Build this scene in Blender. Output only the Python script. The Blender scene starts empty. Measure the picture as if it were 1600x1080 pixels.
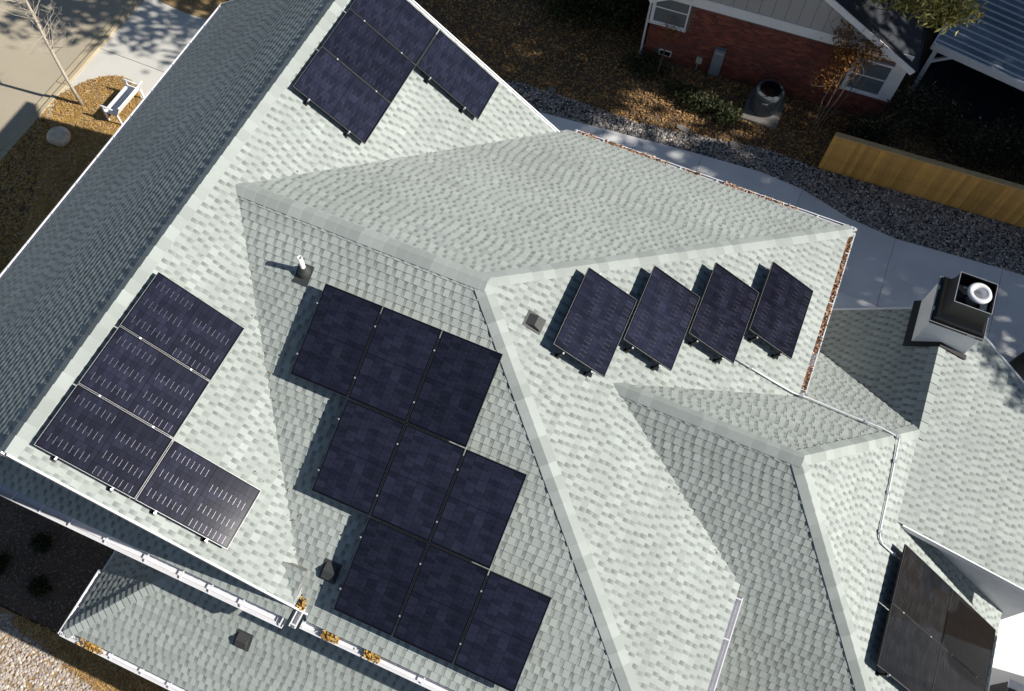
import bpy, math, random
import numpy as np
from mathutils import Matrix, Vector
random.seed(7)
rng = np.random.default_rng(11)
scene = bpy.context.scene
C = scene.collection
GZ = 9.0            # height of the main hip peak above the ground

# ------------------------------------------------------------------ camera
def Rx(a): return Matrix.Rotation(a, 3, 'X')
def Rz(a): return Matrix.Rotation(a, 3, 'Z')
cam_d = bpy.data.cameras.new('camera')
cam = bpy.data.objects.new('camera', cam_d); C.objects.link(cam)
cam.matrix_world = Matrix.Translation((3.3911, -7.3118, 13.5569 + GZ)) @ (Rz(0.35815) @ Rx(0.46387) @ Rz(0.0558)).to_4x4()
cam_d.sensor_width = 36; cam_d.sensor_fit = 'HORIZONTAL'
cam_d.lens = 1392.95 / 1600 * 36
cam_d.clip_start = 0.1; cam_d.clip_end = 2000
scene.camera = cam
CAM = np.array([3.3911, -7.3118, 22.5569])

# ------------------------------------------------------------------ light
SUN_EL, SUN_AZ = 36.6, 7.2          # azimuth measured from +x towards +y
sv = Vector((math.cos(math.radians(SUN_EL)) * math.cos(math.radians(SUN_AZ)),
             math.cos(math.radians(SUN_EL)) * math.sin(math.radians(SUN_AZ)), math.sin(math.radians(SUN_EL))))
world = bpy.data.worlds.new('World'); scene.world = world; world.use_nodes = True
wn = world.node_tree.nodes; wl = world.node_tree.links
bg = wn['Background']
sky = wn.new('ShaderNodeTexSky'); sky.sky_type = 'NISHITA'; sky.sun_disc = False
sky.sun_elevation = math.radians(SUN_EL); sky.sun_rotation = math.radians(90 - SUN_AZ)
sky.air_density = 1.0; sky.dust_density = 0.4; sky.ozone_density = 1.6
wl.new(sky.outputs[0], bg.inputs[0]); bg.inputs[1].default_value = 0.054
sun_d = bpy.data.lights.new('sun', 'SUN'); sun_d.energy = 5.0; sun_d.angle = math.radians(0.55); sun_d.color = (1.0, 0.955, 0.885)
sun = bpy.data.objects.new('sun', sun_d); C.objects.link(sun)
sun.rotation_euler = sv.to_track_quat('Z', 'Y').to_euler(); sun.location = (30, 5, 30)
scene.view_settings.view_transform = 'Standard'; scene.view_settings.look = 'None'
scene.view_settings.exposure = 0.43; scene.view_settings.gamma = 1.0; scene.view_settings.use_curve_mapping = False

# ------------------------------------------------------------------ materials
MATS = {}
def mat(name, col=(0.5, 0.5, 0.5), rough=0.7, attr=False, n_scale=4.0, n_amt=0.15, f_scale=60.0, f_amt=0.1, metal=0.0,
        spec=0.5, bump=0.0, bump_scale=80.0, rand=0.0, col2=None, coat=0.0, translucent=False):
    m = bpy.data.materials.new(name); m.use_nodes = True
    nt = m.node_tree; N = nt.nodes; L = nt.links
    b = N['Principled BSDF']
    b.inputs['Roughness'].default_value = rough; b.inputs['Metallic'].default_value = metal
    b.inputs['Specular IOR Level'].default_value = spec; b.inputs['Coat Weight'].default_value = coat
    b.inputs['Coat Roughness'].default_value = 0.08
    tc = N.new('ShaderNodeTexCoord')
    if attr:
        a = N.new('ShaderNodeAttribute'); a.attribute_name = 'Col'; src = a.outputs['Color']
    else:
        r = N.new('ShaderNodeRGB'); r.outputs[0].default_value = (*col, 1); src = r.outputs[0]
    def noise(scale, det):
        n = N.new('ShaderNodeTexNoise'); n.inputs['Scale'].default_value = scale; n.inputs['Detail'].default_value = det
        L.new(tc.outputs['Object'], n.inputs['Vector']); return n.outputs['Fac']
    if col2 is not None:
        mx = N.new('ShaderNodeMix'); mx.data_type = 'RGBA'
        cr = N.new('ShaderNodeValToRGB'); cr.color_ramp.elements[0].position = 0.4; cr.color_ramp.elements[1].position = 0.62
        L.new(noise(n_scale * 0.6, 6), cr.inputs[0]); L.new(cr.outputs[0], mx.inputs[0])
        L.new(src, mx.inputs[6]); mx.inputs[7].default_value = (*col2, 1); src = mx.outputs[2]
    def mult(src, fac, amt):
        mr = N.new('ShaderNodeMapRange'); mr.inputs[1].default_value = 0.25; mr.inputs[2].default_value = 0.75
        mr.inputs[3].default_value = 1 - amt; mr.inputs[4].default_value = 1 + amt
        L.new(fac, mr.inputs[0])
        vm = N.new('ShaderNodeVectorMath'); vm.operation = 'SCALE'
        L.new(src, vm.inputs[0]); L.new(mr.outputs[0], vm.inputs['Scale']); return vm.outputs[0]
    if n_amt: src = mult(src, noise(n_scale, 4), n_amt)
    if f_amt: src = mult(src, noise(f_scale, 2), f_amt)
    if rand:
        oi = N.new('ShaderNodeObjectInfo')
        mr = N.new('ShaderNodeMapRange'); mr.inputs[3].default_value = 1 - rand; mr.inputs[4].default_value = 1 + rand
        L.new(oi.outputs['Random'], mr.inputs[0])
        vm = N.new('ShaderNodeVectorMath'); vm.operation = 'SCALE'
        L.new(src, vm.inputs[0]); L.new(mr.outputs[0], vm.inputs['Scale']); src = vm.outputs[0]
    L.new(src, b.inputs['Base Color'])
    if bump:
        bn = N.new('ShaderNodeBump'); bn.inputs['Strength'].default_value = bump; bn.inputs['Distance'].default_value = 0.02
        L.new(noise(bump_scale, 3), bn.inputs['Height']); L.new(bn.outputs[0], b.inputs['Normal'])
    if translucent:
        tr = N.new('ShaderNodeBsdfTranslucent'); L.new(src, tr.inputs[0])
        ms = N.new('ShaderNodeMixShader'); ms.inputs[0].default_value = 0.35
        L.new(b.outputs[0], ms.inputs[1]); L.new(tr.outputs[0], ms.inputs[2]); L.new(ms.outputs[0], N['Material Output'].inputs[0])
    MATS[name] = m
    return m
mat('shingle', rough=0.92, attr=True, n_scale=0.55, n_amt=0.09, f_scale=160, f_amt=0.16, spec=0.25, rand=0.0)
mat('cap_shingle', (0.335, 0.364, 0.342), 0.92, n_scale=2.5, n_amt=0.07, f_scale=160, f_amt=0.12, spec=0.25, rand=0.13)
mat('deck', (0.2, 0.2, 0.19), 0.9)
mat('white_metal', (0.68, 0.68, 0.70), 0.35, n_scale=3, n_amt=0.05, f_scale=30, f_amt=0.04, spec=0.5)
mat('white_paint', (0.80, 0.80, 0.80), 0.55, n_scale=2, n_amt=0.04, f_scale=40, f_amt=0.03)
mat('stucco', (0.72, 0.71, 0.72), 0.85, n_scale=3, n_amt=0.07, f_scale=60, f_amt=0.06, bump=0.3, bump_scale=60)
mat('siding', (0.62, 0.62, 0.60), 0.7, n_scale=1, n_amt=0.05)
mat('panel_frame', (0.012, 0.012, 0.014), 0.32, n_amt=0.0, f_amt=0.0, metal=0.6)
mat('panel_edge', (0.24, 0.24, 0.25), 0.45, n_amt=0.0, f_amt=0.0, metal=0.8)
mat('backsheet', (0.004, 0.004, 0.006), 0.06, n_amt=0.0, f_amt=0.0, spec=0.5)
mat('cell', (0.013, 0.0138, 0.025), 0.07, attr=True, n_scale=3.0, n_amt=0.25, f_amt=0.0, spec=0.55, rand=0.25)
mat('cell_black', (0.010, 0.011, 0.014), 0.08, attr=True, n_scale=3.0, n_amt=0.2, f_amt=0.0, spec=0.35)
mat('ribbon', (0.15, 0.15, 0.17), 0.35, n_amt=0.0, f_amt=0.0, metal=0.7)
mat('rail', (0.015, 0.015, 0.016), 0.45, n_amt=0.0, metal=0.5)
mat('bolt', (0.75, 0.75, 0.76), 0.25, n_amt=0, f_amt=0, metal=1.0)
mat('black_metal', (0.006, 0.006, 0.007), 0.33, n_scale=5, n_amt=0.15, f_amt=0.0, spec=0.5)
mat('flashing', (0.010, 0.010, 0.011), 0.6, n_amt=0.1)
mat('vent_metal', (0.045, 0.047, 0.047), 0.55, n_scale=6, n_amt=0.12)
mat('galv', (0.55, 0.56, 0.58), 0.4, n_scale=8, n_amt=0.1, metal=0.5)
mat('pvc', (0.82, 0.82, 0.80), 0.4, n_amt=0.03)
mat('leaf_col', rough=0.75, attr=True, n_amt=0.0, f_amt=0.0, spec=0.3, translucent=True)
mat('litter', rough=0.85, attr=True, n_amt=0.0, f_amt=0.0, spec=0.2)
mat('stone_col', rough=0.8, attr=True, n_scale=20, n_amt=0.12, f_amt=0.05, spec=0.3)
mat('bark_pale', (0.50, 0.44, 0.36), 0.85, n_scale=14, n_amt=0.25, f_scale=60, f_amt=0.15)
mat('bark', (0.13, 0.10, 0.075), 0.9, n_scale=10, n_amt=0.3)
mat('earth', (0.12, 0.078, 0.048), 0.95, n_scale=0.9, n_amt=0.35, f_scale=25, f_amt=0.35, col2=(0.13, 0.085, 0.045), bump=0.5, bump_scale=30)
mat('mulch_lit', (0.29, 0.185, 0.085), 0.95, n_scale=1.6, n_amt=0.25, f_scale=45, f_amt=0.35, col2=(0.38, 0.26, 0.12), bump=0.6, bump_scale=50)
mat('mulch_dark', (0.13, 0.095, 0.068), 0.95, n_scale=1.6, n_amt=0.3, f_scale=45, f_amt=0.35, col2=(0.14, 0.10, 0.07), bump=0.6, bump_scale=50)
mat('street', (0.40, 0.345, 0.255), 0.9, n_scale=0.5, n_amt=0.08, f_scale=70, f_amt=0.10, bump=0.15, bump_scale=120)
mat('kerb', (0.42, 0.35, 0.23), 0.9, n_scale=1.5, n_amt=0.15, f_scale=50, f_amt=0.12)
mat('drive_concrete', (0.56, 0.54, 0.485), 0.85, n_scale=0.9, n_amt=0.06, f_scale=45, f_amt=0.05, bump=0.08, rand=0.03)
mat('concrete', (0.76, 0.755, 0.75), 0.85, n_scale=0.7, n_amt=0.13, f_scale=45, f_amt=0.05, bump=0.08, rand=0.04)
mat('patio_white', (0.80, 0.79, 0.77), 0.8, n_scale=1.0, n_amt=0.04, f_amt=0.03)
mat('gravel_bed', (0.07, 0.068, 0.068), 0.95, n_scale=5, n_amt=0.3, f_scale=60, f_amt=0.4, bump=0.8, bump_scale=60)
mat('brick', rough=0.9, attr=True, n_scale=6, n_amt=0.1, f_scale=60, f_amt=0.1, rand=0.22)
mat('mortar', (0.17, 0.12, 0.10), 0.95, n_scale=4, n_amt=0.12)
mat('board_siding', (0.40, 0.385, 0.37), 0.75, n_scale=1.2, n_amt=0.05, rand=0.03)
mat('win_glass', (0.14, 0.17, 0.185), 0.06, n_amt=0.1, f_amt=0, spec=0.6)
mat('dark_roof', (0.035, 0.040, 0.050), 0.9, n_scale=3, n_amt=0.2, f_scale=40, f_amt=0.3)
mat('metal_roof', (0.26, 0.31, 0.36), 0.45, n_scale=0.9, n_amt=0.15, f_scale=6, f_amt=0.15, metal=0.2, col2=(0.16, 0.20, 0.24))
mat('fence_wood', (0.55, 0.30, 0.075), 0.75, n_scale=2.5, n_amt=0.25, f_scale=18, f_amt=0.12, rand=0.22)
mat('fence_cap', (0.58, 0.38, 0.17), 0.75, n_scale=3, n_amt=0.15, rand=0.06)
mat('hvac', (0.085, 0.10, 0.11), 0.5, n_scale=4, n_amt=0.1)
mat('meter', (0.20, 0.235, 0.26), 0.45, n_scale=4, n_amt=0.06)
mat('beige_box', (0.45, 0.42, 0.37), 0.6)
mat('bench_white', (0.82, 0.82, 0.82), 0.5, n_amt=0.03)
mat('boulder', (0.62, 0.52, 0.40), 0.9, n_scale=5, n_amt=0.25, f_scale=30, f_amt=0.15, bump=0.6, bump_scale=20)
mat('flagstone', (0.22, 0.20, 0.18), 0.9, n_scale=5, n_amt=0.2)
mat('black_fabric', (0.006, 0.006, 0.007), 0.8, n_amt=0.1)

# ------------------------------------------------------------------ mesh helpers
class MB:
    def __init__(s): s.v = []; s.f = []; s.c = []
    def face(s, pts, col=None):
        i = len(s.v); s.v.extend([tuple(p) for p in pts]); s.f.append(tuple(range(i, i + len(pts))))
        s.c.append([col] * len(pts) if (col is None or not isinstance(col, list)) else col)
    def box(s, lo, hi, M=None, col=None):
        x0, y0, z0 = lo; x1, y1, z1 = hi
        P = [Vector(p) for p in [(x0,y0,z0),(x1,y0,z0),(x1,y1,z0),(x0,y1,z0),(x0,y0,z1),(x1,y0,z1),(x1,y1,z1),(x0,y1,z1)]]
        if M is not None: P = [M @ p for p in P]
        i = len(s.v); s.v.extend([tuple(p) for p in P])
        for f in [(0,3,2,1),(4,5,6,7),(0,1,5,4),(1,2,6,5),(2,3,7,6),(3,0,4,7)]:
            s.f.append(tuple(i + k for k in f)); s.c.append([col] * 4)
    def bar(s, a, b, w, h, up=(0, 0, 1), col=None):
        a = Vector(a); b = Vector(b); d = (b - a); L = d.length; d.normalize()
        upv = Vector(up); side = d.cross(upv)
        if side.length < 1e-4: side = d.cross(Vector((1, 0, 0)))
        side.normalize(); upv = side.cross(d)
        M = Matrix((d, side, upv)).transposed().to_4x4(); M.translation = a
        s.box((0, -w / 2, -h / 2), (L, w / 2, h / 2), M, col)
    def tube(s, pts, rad, seg=8, col=None, cap=True):
        pts = [Vector(p) for p in pts]; rings = []
        if not isinstance(rad, (list, tuple)): rad = [rad] * len(pts)
        ref = None
        for k, p in enumerate(pts):
            d = (pts[min(k + 1, len(pts) - 1)] - pts[max(k - 1, 0)]).normalized()
            if ref is None: ref = d.orthogonal().normalized()
            ref = (ref - d * ref.dot(d)).normalized(); w = d.cross(ref)
            i = len(s.v)
            for q in range(seg):
                t = 2 * math.pi * q / seg
                s.v.append(tuple(p + (ref * math.cos(t) + w * math.sin(t)) * rad[k]))
            rings.append(i)
        for k in range(len(pts) - 1):
            for q in range(seg):
                a, b = rings[k] + q, rings[k] + (q + 1) % seg
                c, d = rings[k + 1] + (q + 1) % seg, rings[k + 1] + q
                s.f.append((a, b, c, d)); s.c.append([col] * 4)
        if cap:
            s.f.append(tuple(rings[0] + q for q in reversed(range(seg)))); s.c.append([col] * seg)
            s.f.append(tuple(rings[-1] + q for q in range(seg))); s.c.append([col] * seg)
    def lathe(s, prof, seg=24, M=None, col=None):
        i0 = len(s.v)
        for r, z in prof:
            for q in range(seg):
                t = 2 * math.pi * q / seg; p = Vector((r * math.cos(t), r * math.sin(t), z))
                s.v.append(tuple(M @ p if M is not None else p))
        for k in range(len(prof) - 1):
            for q in range(seg):
                s.f.append((i0 + k * seg + q, i0 + k * seg + (q + 1) % seg, i0 + (k + 1) * seg + (q + 1) % seg, i0 + (k + 1) * seg + q))
                s.c.append([col] * 4)
    def mesh(s, name, m=None, smooth=False):
        me = bpy.data.meshes.new(name); me.from_pydata(s.v, [], s.f)
        if m: me.materials.append(MATS[m])
        if any(c[0] is not None for c in s.c):
            at = me.color_attributes.new('Col', 'FLOAT_COLOR', 'CORNER')
            flat = np.array([(*k, 1.0) if k is not None else (0.4, 0.4, 0.4, 1) for c in s.c for k in c], dtype=np.float32)
            at.data.foreach_set('color', flat.ravel())
        if smooth: me.polygons.foreach_set('use_smooth', [True] * len(me.polygons))
        me.update(); return me
    def build(s, name, m, parent=None, smooth=False, **kw):
        return link(name, s.mesh(name, m, smooth), parent, **kw)
def link(name, me, parent=None, M=None, kind=None):
    o = bpy.data.objects.new(name, me); C.objects.link(o)
    if parent is not None: o.parent = parent
    if M is not None: o.matrix_basis = M
    if kind: o['kind'] = kind
    return o
def tag(o, label=None, cat=None, group=None, kind=None):
    if label: o['label'] = label
    if cat: o['category'] = cat
    if group: o['group'] = group
    if kind: o['kind'] = kind
    return o
def empty(name, loc=(0, 0, 0), M=None):
    o = bpy.data.objects.new(name, None); C.objects.link(o)
    o.empty_display_size = 0.2
    if M is not None: o.matrix_basis = M
    else: o.location = loc
    return o
def bevel(o, w=0.01, seg=2):
    b = o.modifiers.new('bevel', 'BEVEL'); b.width = w; b.segments = seg; b.limit_method = 'ANGLE'; return o
def np_mesh(name, V, F, mname, cols=None):
    """V (n,3), F (m,k) all same arity, cols (m,3)"""
    me = bpy.data.meshes.new(name); k = F.shape[1]
    me.vertices.add(len(V)); me.vertices.foreach_set('co', V.astype(np.float32).ravel())
    me.loops.add(F.size); me.loops.foreach_set('vertex_index', F.astype(np.int32).ravel())
    me.polygons.add(len(F)); me.polygons.foreach_set('loop_start', np.arange(0, F.size, k, dtype=np.int32))
    me.polygons.foreach_set('loop_total', np.full(len(F), k, dtype=np.int32))
    me.update(calc_edges=True)
    if cols is not None:
        at = me.color_attributes.new('Col', 'FLOAT_COLOR', 'CORNER')
        c = np.ones((len(F), k, 4), np.float32); c[:, :, :3] = cols[:, None, :]
        at.data.foreach_set('color', c.ravel())
    me.materials.append(MATS[mname]); me.validate(); return me
def rand_rot(n):
    q = rng.normal(size=(n, 4)); q /= np.linalg.norm(q, axis=1, keepdims=True)
    w, x, y, z = q.T
    return np.stack([np.stack([1-2*(y*y+z*z), 2*(x*y-z*w), 2*(x*z+y*w)], -1), np.stack([2*(x*y+z*w), 1-2*(x*x+z*z), 2*(y*z-x*w)], -1),
                     np.stack([2*(x*z-y*w), 2*(y*z+x*w), 1-2*(x*x+y*y)], -1)], 1)
def leaf_mesh(name, P, size, cols, mname, flat=0.0, aspect=0.55, strand=False):
    """folded leaf of two quads at every point"""
    n = len(P); size = np.broadcast_to(size, (n,))
    base = np.array([(-1, 0, 0.0), (0, -aspect, 0.25), (1, 0, 0), (0, aspect, 0.25)])
    if strand: base = np.array([(-1, -aspect, 0), (1, -aspect, 0), (1, aspect, 0), (-1, aspect, 0.0)])
    R = rand_rot(n)
    if flat:
        a = rng.uniform(0, 2 * np.pi, n); tl = rng.normal(0, 1 - flat, (n, 2))
        Zr = np.zeros((n, 3, 3)); Zr[:, 0, 0] = np.cos(a); Zr[:, 0, 1] = -np.sin(a); Zr[:, 1, 0] = np.sin(a); Zr[:, 1, 1] = np.cos(a); Zr[:, 2, 2] = 1
        Zr[:, 2, 0] = tl[:, 0]; Zr[:, 2, 1] = tl[:, 1]; R = Zr
    V = np.einsum('nij,kj->nki', R, base) * size[:, None, None] + P[:, None, :]
    F = np.arange(4 * n).reshape(n, 4)
    return np_mesh(name, V.reshape(-1, 3), F, mname, cols)
def palette(n, cols, jit=0.15):
    cols = np.array(cols); c = cols[rng.integers(0, len(cols), n)]
    return np.clip(c * rng.uniform(1 - jit, 1 + jit, (n, 1)), 0.002, 0.95)
def stones_mesh(name, P, size, cols, mname='stone_col'):
    """low-poly pebbles (octahedron subdivided to 18 faces is too much: 8-sided squashed octahedra with jitter)"""
    n = len(P)
    b = np.array([(1,0,0),(.6,.75,0),(-.3,.9,0),(-1,.1,0),(-.5,-.8,0),(.5,-.85,0),(.45,.1,.75),(-.35,.25,.8),(-.1,-.45,.72)])
    fc = [(0,1,6),(1,2,6),(2,7,6),(2,3,7),(3,8,7),(3,4,8),(4,5,8),(5,0,6),(5,6,8),(6,7,8)]
    a = rng.uniform(0, 2 * np.pi, n); ca, sa = np.cos(a), np.sin(a)
    B = b[None] * (1 + rng.uniform(-.18, .18, (n, 9, 3)))
    B = B * np.stack([rng.uniform(.8, 1.3, n), rng.uniform(.6, 1.0, n), rng.uniform(.5, .9, n)], -1)[:, None, :]
    X = B[..., 0] * ca[:, None] - B[..., 1] * sa[:, None]; Y = B[..., 0] * sa[:, None] + B[..., 1] * ca[:, None]
    V = np.stack([X, Y, B[..., 2]], -1) * np.asarray(size)[:, None, None] + P[:, None, :]
    F = (np.array(fc)[None] + 9 * np.arange(n)[:, None, None]).reshape(-1, 3)
    return np_mesh(name, V.reshape(-1, 3), F, mname, np.repeat(cols, len(fc), axis=0))
def in_poly(P, poly):
    x, y = P[:, 0], P[:, 1]; ins = np.zeros(len(P), bool); n = len(poly)
    for i in range(n):
        x0, y0 = poly[i]; x1, y1 = poly[(i + 1) % n]
        c = ((y0 > y) != (y1 > y)) & (x < (x1 - x0) * (y - y0) / (y1 - y0 + 1e-12) + x0); ins ^= c
    return ins
def scatter(poly, n, z=0.0):
    poly = np.array(poly); lo, hi = poly.min(0), poly.max(0); out = []
    tot = 0
    while tot < n:
        P = rng.uniform(lo, hi, (n * 2, 2)); P = P[in_poly(P, poly)]; out.append(P); tot += len(P)
    P = np.concatenate(out)[:n]; return np.column_stack([P, np.full(len(P), z)])
def sheet(name, poly, z, m, thick=None, parent=None, kind='structure'):
    mb = MB()
    if thick is None: mb.face([(x, y, z) for x, y in poly])
    else:
        n = len(poly); mb.face([(x, y, z) for x, y in poly])
        for i in range(n):
            a, b = poly[i], poly[(i + 1) % n]
            mb.face([(a[0], a[1], z), (a[0], a[1], z - thick), (b[0], b[1], z - thick), (b[0], b[1], z)])
    return mb.build(name, m, parent, kind=kind)

# ------------------------------------------------------------------ the setting: ground, street, drive, walk
sheet('ground', [(-260, -260), (260, -260), (260, 260), (-260, 260)], 0.0, 'earth')
sheet('street', [(-80, -120), (-17.95, -120), (-17.95, 120), (-80, 120)], 0.006, 'street')
kerb = empty('kerb'); tag(kerb, kind='structure')
for k in range(24):
    y = -30 + k * 3.0
    mb = MB(); mb.box((-17.95, y, -0.1), (-17.66, y + 2.99, 0.05)); mb.box((-17.66, y, -0.1), (-17.5, y + 2.99, 0.11))
    bevel(mb.build('kerb_stone', 'kerb', kerb), 0.02)
def arc(cx, cy, rx, ry, a0, a1, n=18):
    return [(cx + rx * math.cos(math.radians(a0 + (a1 - a0) * i / n)), cy + ry * math.sin(math.radians(a0 + (a1 - a0) * i / n))) for i in range(n + 1)]
drive = empty('driveway'); tag(drive, kind='structure')
for x0, x1 in ((-17.5, -13.6), (-13.585, -9.2)):
    for y0, y1 in ((4.6, 7.8), (7.815, 11.6)):
        mb = MB(); mb.box((x0, y0, -0.08), (x1, y1, 0.03)); bevel(mb.build('slab', 'drive_concrete', drive), 0.008)
front_bed = arc(-16.0, 3.2, 1.9, 3.85, 140, 25, 24) + [(-13.3, 3.0), (-9.2, 3.0), (-9.2, -12), (-17.5, -12)]
front_bed = [(-17.5, 5.45)] + [p for p in front_bed if p[0] > -17.5]
sheet('front_bed', front_bed, 0.06, 'mulch_lit', thick=0.1)
north_bed = [(-17.4, 10.55)] + [(-16.6, 10.45), (-15.8, 10.38), (-15.2, 10.42), (-14.4, 10.6), (-12, 10.7), (-9.0, 10.9), (-9, 16), (-17.4, 16)]
sheet('side_bed', north_bed, 0.06, 'mulch_lit', thick=0.1)
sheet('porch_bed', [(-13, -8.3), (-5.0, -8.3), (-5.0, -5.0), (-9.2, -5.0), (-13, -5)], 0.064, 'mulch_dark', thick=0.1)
sheet('south_gravel_bed', [(-17.0, -16), (4, -16), (4, -8.3), (-5, -8.34), (-17.0, -8.34)], 0.07, 'mulch_lit', thick=0.1)
# walk north of the house: slabs with tooled joints
walk = empty('walkway'); tag(walk, kind='structure')
def slab(poly, m='concrete', parent=walk, z=0.05):
    mb = MB(); n = len(poly); mb.face([(x, y, z) for x, y in poly])
    for i in range(n):
        a, b = poly[i], poly[(i + 1) % n]
        mb.face([(a[0], a[1], z), (a[0], a[1], z - .12), (b[0], b[1], z - .12), (b[0], b[1], z)])
    return mb.build('slab', m, parent)
WE = [(-4.0, 11.3), (-2.41, 11.46), (0.25, 11.73), (1.94, 11.9), (4.22, 12.06), (5.57, 11.95), (7.2, 11.48), (8.66, 11.33), (10.61, 11.5), (11.88, 11.6), (15.5, 11.8), (20, 12.0)]
def edge_y(x):
    for (a, b), (c, d) in zip(WE[:-1], WE[1:]):
        if a <= x <= c: return b + (d - b) * (x - a) / (c - a)
    return WE[-1][1]
jx = [-4.0, -0.9, 2.3, 5.57, 8.66, 11.86, 15.2, 19.0]
for a, b in zip(jx[:-1], jx[1:]):
    a += 0.006; b -= 0.006
    xs = [a] + [p[0] for p in WE if a < p[0] < b] + [b]
    slab([(a, 8.806), (b, 8.806)] + [(x, edge_y(x)) for x in reversed(xs)])
    slab([(a, 5.0), (b, 5.0), (b, 8.794), (a, 8.794)])
sheet('patio', [(12.0, -5.5), (19, -5.5), (19, 4.98), (12.0, 4.98)], 0.05, 'patio_white', thick=0.1)
GB = [(-5.5, 12.1), (-3.74, 12.35), (0.09, 12.35), (2.5, 12.75), (4.15, 13.05), (5.87, 12.97), (12.25, 13.4), (20, 13.8)]
gravel_poly = [(x, y + 0.01) for x, y in WE] + list(reversed(GB))
sheet('north_gravel_bed', gravel_poly, 0.02, 'gravel_bed')

# ------------------------------------------------------------------ the house
P_, PB_, PE_, PF_, PH_, PA_ = 0.4856, 0.6917, 0.4825, 0.8188, 0.8341, 0.6638
LQ, X1, YD, YC, YN, WA = 4.9638, 5.3713, 6.2397, 6.1142, 6.0, 4.305
Z1 = PB_ * (X1 - LQ); X3, Y3 = 2.7721, -0.2892; Z3 = -PE_ * X3; XE3 = X3 + 3.5359
XE = YD * P_ / PE_; X4, Y4, Z4 = 8.84, 2.29, -3.4495; PK_, PJ_ = 0.80, 0.26
ZL, PL_ = -5.1, 0.632
house = empty('house')
tag(house, 'large white two storey house with pale grey shingled hip and gable roofs', 'house')
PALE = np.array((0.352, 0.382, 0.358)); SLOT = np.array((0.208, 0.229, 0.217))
CAND = []                 # full shingle tabs that may become objects of their own
def clip(poly, cp):
    out = poly
    n = len(cp)
    for i in range(n):
        ax, ay = cp[i]; bx, by = cp[(i + 1) % n]; inp = out; out = []
        if not inp: return []
        def side(p): return (bx - ax) * (p[1] - ay) - (by - ay) * (p[0] - ax)
        for k in range(len(inp)):
            p, q = inp[k], inp[(k + 1) % len(inp)]; sp, sq = side(p), side(q)
            if sp >= -1e-9: out.append(p)
            if (sp > 1e-9 and sq < -1e-9) or (sp < -1e-9 and sq > 1e-9):
                t = sp / (sp - sq); out.append((p[0] + (q[0] - p[0]) * t, p[1] + (q[1] - p[1]) * t))
    return out
EXPO = 0.143
STRIP = ((.072, .115), (.06, .135), (.082, .105), (.066, .125), (.076, .10))
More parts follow.
